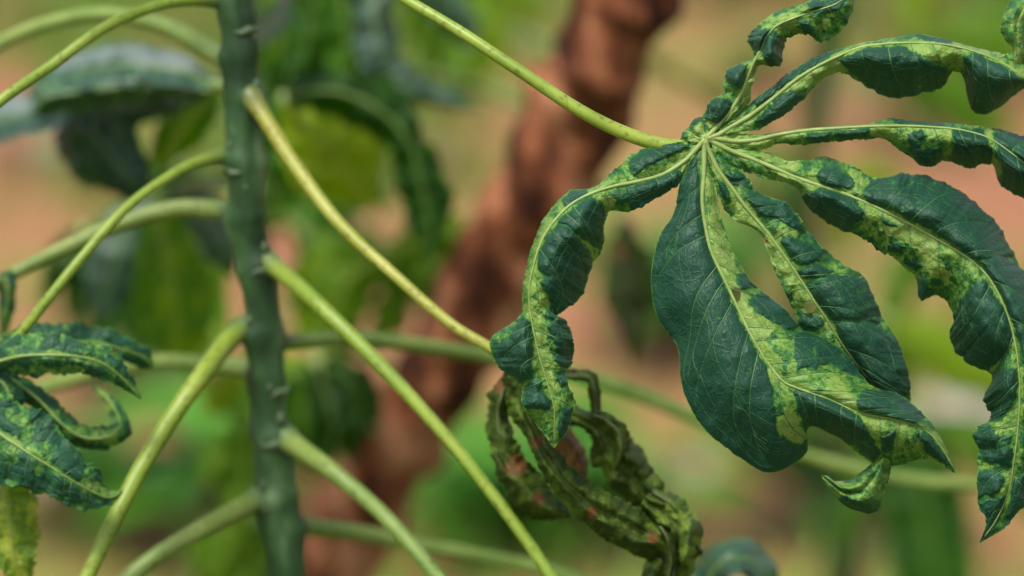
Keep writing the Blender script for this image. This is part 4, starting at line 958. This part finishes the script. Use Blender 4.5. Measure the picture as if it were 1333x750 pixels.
# dark and yellow-green leaf hanging lower left behind the stem
leafd = leaf_hub(plant, 205, 262, 1.33, 9, label='hanging leaf with dark and yellow-green lobes behind the left stalks')
petiole([(322, 300, 1.11, 26), (310, 262, 1.2, 18), (260, 240, 1.28, 15), (205, 262, 1.33, 13)], M_PETD)
simple_lobe([(205, 262, 10, 0), (212, 310, 34, 0), (222, 360, 50, 0), (230, 410, 50, 4), (228, 450, 34, 8), (225, 478, 1, 14)], 1.33, leafd, M_BACK, base=0.55, res=3.5, islands=0.8)
simple_lobe([(205, 262, 8, 0), (170, 290, 26, 0), (150, 335, 34, 0), (138, 385, 28, 6), (130, 425, 1, 12)], 1.36, leafd, M_SHEEN, base=0.02, res=3.5, islands=0.2)
simple_lobe([(215, 255, 8, 0), (248, 262, 22, 6), (275, 295, 26, 8), (292, 330, 22, 12), (305, 362, 1, 18)], 1.30, leafd, M_SHEEN, base=0.02, res=3.5, islands=0.2)
simple_lobe([(205, 262, 8, 0), (185, 320, 20, 10), (182, 380, 20, 20), (190, 425, 14, 26), (190, 450, 1, 30)], 1.38, leafd, M_BACK, base=0.25, res=3.5)

# ------------------------------------------------------------------ the old woody stem behind, with its own leaves
woody_path = [(985, -420, 1.34, 98), (897, -220, 1.36, 106), (846, -90, 1.38, 110), (812, 0, 1.39, 112), (772, 100, 1.41, 118), (724, 200, 1.43, 120), (674, 300, 1.45, 116), (622, 400, 1.47, 116),
              (562, 500, 1.49, 112), (500, 600, 1.51, 108), (446, 700, 1.53, 106), (412, 760, 1.55, 110)]
ww = W(np.array([412, 760, 1.55])); wg = np.array([ww[0]-0.16, ww[1]+0.12, ground_z(ww[0]-0.16, ww[1]+0.12)-0.05])
for k in (0.3, 0.65, 1.0):
    q = ww*(1-k)+wg*k; q[0] += 0.03*math.sin(k*math.pi); a = pix(q); woody_path.append((a[0], a[1], a[2], 124+14*k))
woody = empty('woody_cassava', wg, 'thick reddish-brown woody cassava stem leaning diagonally behind, with green leaves', 'plant')
def build_woody():
    n = 320
    S = smooth_path(woody_path, n); R = S[:, 3]*0.51*PXW/1333*S[:, 2]
    for ny in range(-380, 900, 74):
        R = R*(1+0.10*np.exp(-((S[:, 1]-ny-18*math.sin(ny))/13)**2))
    V, F = tube_geo(W(S[:, :3]), R, 48, 9, 0.46)
    return poly_obj('trunk', V, F, M_BARK, woody, W(S[-1, :3]))
trunk = build_woody()
for (kx, ky, kd, kr) in ((733, 80, 1.41, 20), (660, 235, 1.45, 18), (845, 40, 1.41, 18), (783, 190, 1.435, 16), (600, 385, 1.49, 16), (492, 560, 1.53, 14)):
    c = W(np.array([kx, ky, kd])); r = kr*PXW/1333*kd; V = []; F = []
    for i, p in enumerate(np.linspace(0.05, math.pi-0.05, 9)):
        for j in range(16):
            t = j/16*2*math.pi; k = 1+0.5*float(vnoise(np.cos(t)*1.3+kx, p*1.3+np.sin(t), 3))
            V.append(c+r*k*np.array([math.sin(p)*math.cos(t), math.sin(p)*math.sin(t), math.cos(p)*0.8]))
    for i in range(8):
        for j in range(16): a = i*16+j; b = i*16+(j+1) % 16; F.append([a, b, b+16, a+16])
    poly_obj('bark_knot', np.array(V), np.array(F), M_BARK, trunk, c)
def wlobe(parent, path, d, base, islands=0.4, mat=None, tilt=0.0, fold=10, label=None):
    simple_lobe(path, d, parent, mat or M_BACK, base=base, islands=islands, res=4.0, tilt=tilt, fold=fold, vstep=50, crinkle=3.0, ruffle=9, edge=8, label=label)
# leaf cluster hanging in from the top
h1 = leaf_hub(woody, 440, -60, 1.38, 10, label='blurred green leaf hanging in from the top edge')
petiole([(850, -150, 1.37, 24), (700, -210, 1.52, 16), (560, -150, 1.44, 14), (440, -60, 1.38, 13)], M_PETD, parent=woody)
wlobe(h1, [(440, -60, 10, 0), (415, -10, 30, 0), (402, 40, 34, 0), (396, 80, 22, 4), (392, 105, 1, 8)], 1.38, 0.15)
wlobe(h1, [(440, -60, 10, 0), (445, 0, 36, 0), (452, 60, 36, 4), (450, 105, 22, 8), (446, 130, 1, 12)], 1.36, 0.35, 0.5)
wlobe(h1, [(440, -60, 10, 0), (480, -10, 30, 0), (490, 45, 28, 0), (505, 90, 24, 4), (545, 120, 18, 8), (590, 134, 12, 12), (628, 142, 1, 16)], 1.34, 0.0, 0.15, M_SHEEN)
wlobe(h1, [(440, -60, 10, 0), (385, -20, 24, 0), (368, 30, 26, 0), (362, 75, 1, 4)], 1.40, 0.6, 0.6)
wlobe(h1, [(440, -60, 10, 0), (520, -30, 24, 0), (570, 0, 26, 0), (605, 35, 20, 6), (618, 70, 1, 10)], 1.40, 0.05, 0.2, M_SHEEN)
# bright leaf with a dark arching lobe
h2 = leaf_hub(woody, 372, 128, 1.31, 10, label='blurred yellow-green leaf with a dark arching lobe')
petiole([(745, 175, 1.45, 16), (640, 120, 1.58, 16), (500, 95, 1.46, 14), (372, 128, 1.31, 13)], M_PETD, parent=woody)
wlobe(h2, [(372, 128, 12, 0), (400, 160, 52, 0), (435, 200, 66, 0), (460, 240, 40, 6), (478, 272, 1, 12)], 1.32, 0.95, 0.9)
wlobe(h2, [(372, 125, 10, 0), (430, 118, 30, 0), (490, 140, 36, 0), (532, 185, 26, 0), (548, 240, 34, 4), (560, 300, 20, 8), (556, 352, 1, 14)], 1.29, 0.08, 0.3)
wlobe(h2, [(372, 128, 10, 0), (368, 180, 28, 4), (378, 230, 28, 8), (395, 265, 1, 14)], 1.34, 0.35, 0.5)
# leaf at mid height left of the trunk
h3 = leaf_hub(woody, 500, 330, 1.46, 9, label='blurred bright green leaf left of the woody stem')
petiole([(640, 385, 1.47, 26), (590, 340, 1.63, 16), (545, 325, 1.55, 13), (500, 330, 1.46, 12)], M_PETD, parent=woody)
wlobe(h3, [(500, 330, 10, 0), (465, 352, 38, 0), (440, 385, 46, 0), (428, 425, 32, 6), (420, 460, 1, 10)], 1.46, 0.62, 0.5)
wlobe(h3, [(500, 330, 10, 0), (545, 318, 24, 0), (590, 306, 26, 0), (620, 300, 1, 6)], 1.45, 0.62, 0.5)
wlobe(h3, [(500, 330, 8, 0), (470, 322, 22, 4), (425, 330, 26, 8), (395, 350, 1, 12)], 1.48, 0.55, 0.6)
wlobe(h3, [(500, 330, 8, 0), (515, 370, 20, 0), (505, 420, 24, 4), (480, 450, 1, 10)], 1.50, 0.5, 0.5)
# dark leaf low left of the trunk
h4 = leaf_hub(woody, 412, 470, 1.40, 9, label='blurred dark green leaf low beside the stem')
petiole([(560, 520, 1.50, 26), (500, 470, 1.63, 16), (450, 455, 1.51, 13), (412, 470, 1.40, 12)], M_PETD, parent=woody)
wlobe(h4, [(412, 470, 10, 0), (424, 510, 24, 0), (436, 550, 28, 0), (430, 605, 1, 10)], 1.40, -0.05, 0.12)
wlobe(h4, [(412, 470, 10, 0), (460, 495, 24, 0), (470, 530, 24, 6), (455, 570, 1, 10)], 1.42, 0.02, 0.2)
wlobe(h4, [(412, 470, 8, 0), (360, 500, 26, 0), (328, 545, 30, 0), (318, 600, 22, 6), (320, 640, 1, 10)], 1.43, 0.5, 0.5)
wlobe(h4, [(412, 470, 8, 0), (340, 480, 24, 0), (290, 510, 28, 6), (265, 545, 1, 12)], 1.46, 0.85, 0.7)
wlobe(h4, [(412, 470, 8, 0), (395, 530, 20, 4), (400, 590, 24, 8), (420, 630, 1, 12)], 1.46, 0.3, 0.5)
# leaf above, bright, at the trunk's left
h5 = leaf_hub(woody, 640, -40, 1.78, 9, label='blurred bright green leaf beside the top of the woody stem')
petiole([(835, -90, 1.39, 24), (760, -100, 1.70, 15), (700, -80, 1.75, 13), (640, -40, 1.78, 12)], M_PETD, parent=woody)
wlobe(h5, [(640, -40, 10, 0), (632, 20, 32, 0), (622, 70, 34, 0), (618, 112, 1, 6)], 1.78, 0.85, 0.6)
wlobe(h5, [(640, -40, 10, 0), (680, 0, 26, 0), (705, 40, 1, 6)], 1.82, 0.7, 0.6)
wlobe(h5, [(640, -40, 10, 0), (590, 0, 24, 0), (565, 40, 1, 6)], 1.80, 0.4, 0.6)
# pale stalks crossing behind
petiole([(805, 40, 1.42, 26), (850, 78, 1.76, 22), (905, 108, 1.82, 22), (960, 150, 1.88, 22), (1030, 200, 1.95, 20), (1090, 240, 2.0, 20)], M_PETY, parent=woody)
petiole([(770, 110, 1.44, 26), (700, 58, 1.82, 20), (620, 36, 1.9, 18), (560, 40, 1.95, 16)], M_PETD, parent=woody)
h6 = leaf_hub(woody, 1092, 242, 2.0, 8)
for a_ in ((1140, 300), (1180, 240), (1100, 330)):
    wlobe(h6, [(1092, 242, 8, 0), ((1092+a_[0])/2, (242+a_[1])/2-8, 22, 0), (a_[0], a_[1], 1, 10)], 2.0, 0.8, 0.6)
# dead brown leaf hanging behind the big leaf
h7 = leaf_hub(woody, 812, 290, 1.42, 8, M_DRY, label='dead brown leaf hanging between the woody stem and the large leaf')
petiole([(730, 230, 1.46, 16), (770, 240, 1.44, 14), (800, 262, 1.43, 12), (812, 290, 1.42, 10)], M_PETD, parent=woody)
simple_lobe([(812, 290, 8, 0), (805, 340, 20, 0), (812, 390, 24, 0), (822, 440, 16, 4), (826, 478, 1, 8)], 1.42, h7, M_DRY, res=4, base=-0.1, islands=0.15, spots=[(803, 325, 14)], crinkle=4, wid=0.9, edge=8, ribmat=M_DRYRIB)
simple_lobe([(812, 290, 8, 0), (830, 330, 16, 0), (834, 380, 18, 4), (828, 420, 1, 8)], 1.44, h7, M_DRY, res=4, base=0.05, islands=0.3, crinkle=4, wid=0.9, edge=8, ribmat=M_DRYRIB)

# ------------------------------------------------------------------ leafy shoot behind the main stem
shb = W(np.array([345, 760, 1.75])); shg = np.array([shb[0], shb[1]+0.06, ground_z(shb[0], shb[1]+0.06)-0.03])
sh_path = [(318, -300, 1.62, 24), (325, -100, 1.66, 26), (332, 120, 1.68, 28), (338, 350, 1.70, 30), (345, 560, 1.73, 32), (345, 760, 1.75, 34)] + [(*pix(shb*(1-k)+shg*k), 36) for k in (0.5, 1.0)]
shoot = empty('cassava_shoot', shg, 'blurred leafy green cassava shoot mostly hidden behind the front plant stem', 'plant')
tube_obj('stem', sh_path, M_STEM, shoot, 14, 70, 5, 0.1)
for (hx, hy, hd, ya, an, ln_, wd_, b_, i_) in (
        (400, 20, 1.52, -80, (30, 60, 90, 120, 150), 130, 26, 0.25, 0.5), (470, 110, 1.60, 10, (60, 90, 120, 20), 120, 24, 0.12, 0.4), (425, 150, 1.50, 60, (40, 70, 100, 130), 110, 30, 0.75, 0.9),
        (405, 235, 1.62, 160, (20, 60, 100, 140), 110, 24, 0.3, 0.5), (230, 215, 1.50, 150, (60, 90, 120, 150), 130, 26, 0.15, 0.5), (165, 300, 1.55, 240, (50, 80, 110, 140), 130, 26, 0.1, 0.4), (250, 320, 1.58, 260, (50, 80, 105, 130), 130, 28, 0.6, 0.8),
        (420, 470, 1.55, 400, (30, 70, 100, 130), 120, 28, 0.05, 0.3), (310, 560, 1.6, 480, (50, 90, 130), 120, 26, 0.55, 0.6), (310, 680, 1.62, 600, (40, 80, 120, 160), 110, 26, 0.5, 0.7), (520, 330, 1.66, 270, (10, 50, 90, 150), 110, 24, 0.6, 0.6), (590, -20, 1.7, -90, (40, 80, 110, 140), 120, 26, 0.5, 0.6),
        (395, 60, 1.40, -40, (50, 85, 120, 10), 90, 24, 0.0, 0.2), (470, 40, 1.42, -60, (60, 95, 130), 100, 22, 0.02, 0.25), (450, 170, 1.45, 80, (30, 60, 95, 130), 90, 30, 0.9, 0.9), (110, 300, 1.42, 220, (70, 100, 130, 40), 110, 24, 0.0, 0.2), (255, 370, 1.46, 300, (60, 90, 120), 110, 30, 0.55, 0.7), (455, 510, 1.46, 430, (50, 90, 130, 20), 90, 26, -0.05, 0.1), (430, 350, 1.5, 290, (40, 80, 120, 160), 100, 30, 0.7, 0.6)):
    ax = 330; ad = 1.70
    petiole([(ax, ya, ad, 18), ((ax+hx)/2, (ya+hy)/2-30, (ad+hd)/2, 12), (hx, hy, hd, 10)], M_PETD, parent=shoot, n=24, sides=8)
    gleaf(shoot, hx, hy, hd, an, ln_, wd_, M_BACK, droop=0.3, depth=0.06, base=b_, islands=i_, res=5.0)

# ------------------------------------------------------------------ green sapling behind on the right
sap_path = [(1105, -330, 2.02, 30), (1098, -150, 2.05, 34), (1085, 0, 2.08, 36), (1068, 110, 2.10, 38), (1052, 220, 2.12, 40), (1040, 330, 2.14, 40), (1050, 470, 2.16, 40), (1075, 600, 2.18, 42), (1100, 760, 2.2, 44)]
sb = W(np.array([1100, 760, 2.2])); sg = np.array([sb[0]+0.02, sb[1]+0.05, ground_z(sb[0]+0.02, sb[1]+0.05)-0.03])
for k in (0.5, 1.0):
    q = sb*(1-k)+sg*k; a = pix(q); sap_path.append((a[0], a[1], a[2], 46))
sap = empty('cassava_sapling', sg, 'blurred slender green sapling behind the right side of the large leaf', 'plant')
tube_obj('stem', sap_path, simple_mat('sapling_stem', (0.018, 0.045, 0.008), (0.04, 0.08, 0.015), 30, 0.5, 0.1), sap, 16, 90, 3, 0.1)
def sapleaf(hub, base_pt, lobes, label):
    petiole([(base_pt[0], base_pt[1], base_pt[2], 26), ((base_pt[0]+hub[0])/2, (base_pt[1]+hub[1])/2-25, (base_pt[2]+hub[2])/2, 17), (hub[0], hub[1], hub[2], 14)], M_PETD, parent=sap)
    h = leaf_hub(sap, *hub, 9, label=label)
    for (p, b, isl, m) in lobes: wlobe(h, p, hub[2], b, isl, m)
sapleaf((1150, 420, 2.0), (1046, 420, 2.15), [
    ([(1150, 420, 10, 0), (1200, 440, 34, 0), (1260, 475, 40, 0), (1320, 500, 30, 0), (1380, 530, 1, 10)], 0.75, 0.5, None),
    ([(1150, 420, 10, 0), (1165, 380, 24, 0), (1200, 340, 26, 4), (1240, 320, 1, 8)], 0.5, 0.5, None),
    ([(1150, 420, 10, 0), (1150, 470, 30, 0), (1148, 520, 32, 4), (1140, 570, 1, 8)], 0.15, 0.4, None)], 'blurred bright green leaf seen between the right lobes')
sapleaf((1190, 545, 1.85), (1068, 560, 2.17), [
    ([(1190, 545, 12, 0), (1195, 600, 46, 0), (1205, 670, 58, 0), (1215, 740, 54, 0), (1220, 820, 30, 6), (1224, 880, 1, 10)], 0.18, 0.3, None),
    ([(1190, 545, 10, 0), (1260, 570, 26, 0), (1320, 620, 30, 0), (1370, 690, 1, 8)], 0.45, 0.5, None),
    ([(1190, 545, 10, 0), (1140, 590, 22, 4), (1115, 650, 24, 8), (1100, 720, 1, 14)], 0.3, 0.4, None)], 'blurred broad dark green leaf at the lower right')
sapleaf((1180, 60, 2.2), (1080, 40, 2.09), [
    ([(1180, 60, 10, 0), (1220, 100, 30, 0), (1270, 150, 34, 0), (1330, 190, 1, 8)], 0.5, 0.5, None),
    ([(1180, 60, 10, 0), (1240, 50, 26, 0), (1300, 60, 28, 0), (1360, 90, 1, 8)], 0.55, 0.5, None),
    ([(1180, 60, 10, 0), (1200, -10, 26, 0), (1250, -60, 1, 8)], 0.7, 0.5, None)], 'blurred pale leaf at the upper right')

# ------------------------------------------------------------------ low weeds and fallen leaves on the soil
def weed_proto():
    root = empty('weed_plant', (0, 0, 0), 'low blurred weed with rounded green leaves growing on the orange soil', 'weed', 'blurred low weeds on the soil')
    rr = random.Random(3)
    for i in range(16):
        a = i*2.4; L_ = rr.uniform(0.07, 0.15); w = rr.uniform(0.02, 0.035); el = rr.uniform(0.25, 1.1); z0 = rr.uniform(0.0, 0.10)
        V = []; F = []
        nu, nv = 9, 5
        for p in range(nu):
            u = p/(nu-1); wd = w*math.sin(math.pi*min(1, u*0.95+0.04))**0.8
            for q in range(nv):
                v = q/(nv-1)*2-1
                lx = L_*u*math.cos(el*(1-0.6*u)); lz = z0+L_*u*math.sin(el*(1-0.9*u))-0.012*(1-v*v)*math.sin(math.pi*u)+0.02*u
                V.append((lx*math.cos(a)-wd*v*math.sin(a), lx*math.sin(a)+wd*v*math.cos(a), lz))
        V = np.array(V); me_o = mesh_obj('weed_leaf', V, grid_faces(nu, nv), M_WEED, root, (0, 0, 0))
    V, F = tube_geo(np.array([(0, 0, -0.02), (0.003, 0, 0.04), (0, 0.004, 0.09), (0.002, 0.002, 0.12)]), [0.004, 0.0035, 0.003, 0.0015], 8)
    poly_obj('weed_stem', V, F, M_WEED, root, (0, 0, 0))
    return root
M_WEED = simple_mat('weed_leaf', (0.025, 0.13, 0.005), (0.08, 0.25, 0.010), 14, 0.5, 0.1)
wp = weed_proto()
spots_w = [(930, 40), (870, 10), (1000, 20), (1130, 20), (1250, 20), (610, 60), (560, 20), (850, 470), (900, 440), (690, 680), (640, 720), (1180, 200), (1290, 130), (1010, 330), (300, 720), (120, 700), (480, 660), (1060, 700), (160, 520), (770, 720), (990, 120)]
def ground_hit(px_, py_):
    a = W(np.array([px_, py_, 1.0])); c = np.array([0, 0, CAM_H]); v = a-c
    t = -CAM_H/v[2]; p = c+v*t
    return p
first = True
for i, (px_, py_) in enumerate(spots_w):
    p = ground_hit(px_, py_); z = ground_z(p[0], p[1])
    if first: o = wp; first = False
    else:
        o = wp.copy(); COL.objects.link(o)
        for ch in wp.children:
            c = ch.copy(); COL.objects.link(c); c.parent = o
    o.location = (p[0], p[1], z); o.rotation_euler = (0, 0, i*1.7); s_ = 1.0+0.5*((i*37 % 10)/10); o.scale = (s_, s_, s_)
M_LITTER = simple_mat('litter', (0.22, 0.17, 0.11), (0.42, 0.40, 0.36), 20, 0.7, 0.2)
spots_l = [(590, 690), (640, 660), (530, 620), (800, 640), (220, 640), (90, 640), (130, 260), (400, 250), (560, 250), (900, 620), (1250, 560), (1110, 130), (40, 230), (700, 620)]
proto_l = None
for i, (px_, py_) in enumerate(spots_l):
    p = ground_hit(px_, py_); z = ground_z(p[0], p[1])
    if proto_l is None:
        V = []
        for a in range(11):
            u = a/10; wd = 0.035*math.sin(math.pi*min(1, u*0.95+0.03))
            for b in range(7):
                v = b/3-1; V.append((0.16*(u-0.5), wd*v, 0.012+0.03*v*v*math.sin(3*u)+0.01*math.sin(u*9+v)))
        o = proto_l = mesh_obj('fallen_leaf', np.array(V), grid_faces(11, 7), M_LITTER, None, (0, 0, 0))
        o['label'] = 'pale dry fallen leaf lying blurred on the orange soil'; o['category'] = 'leaf'; o['group'] = 'fallen dry leaves on the soil'
    else:
        o = proto_l.copy(); COL.objects.link(o)
    o.location = (p[0], p[1], z+0.005); o.rotation_euler = (0.1*math.sin(i), 0.1, i*2.1); s_ = 1+0.4*math.sin(i*3.3); o.scale = (s_, s_, s_)
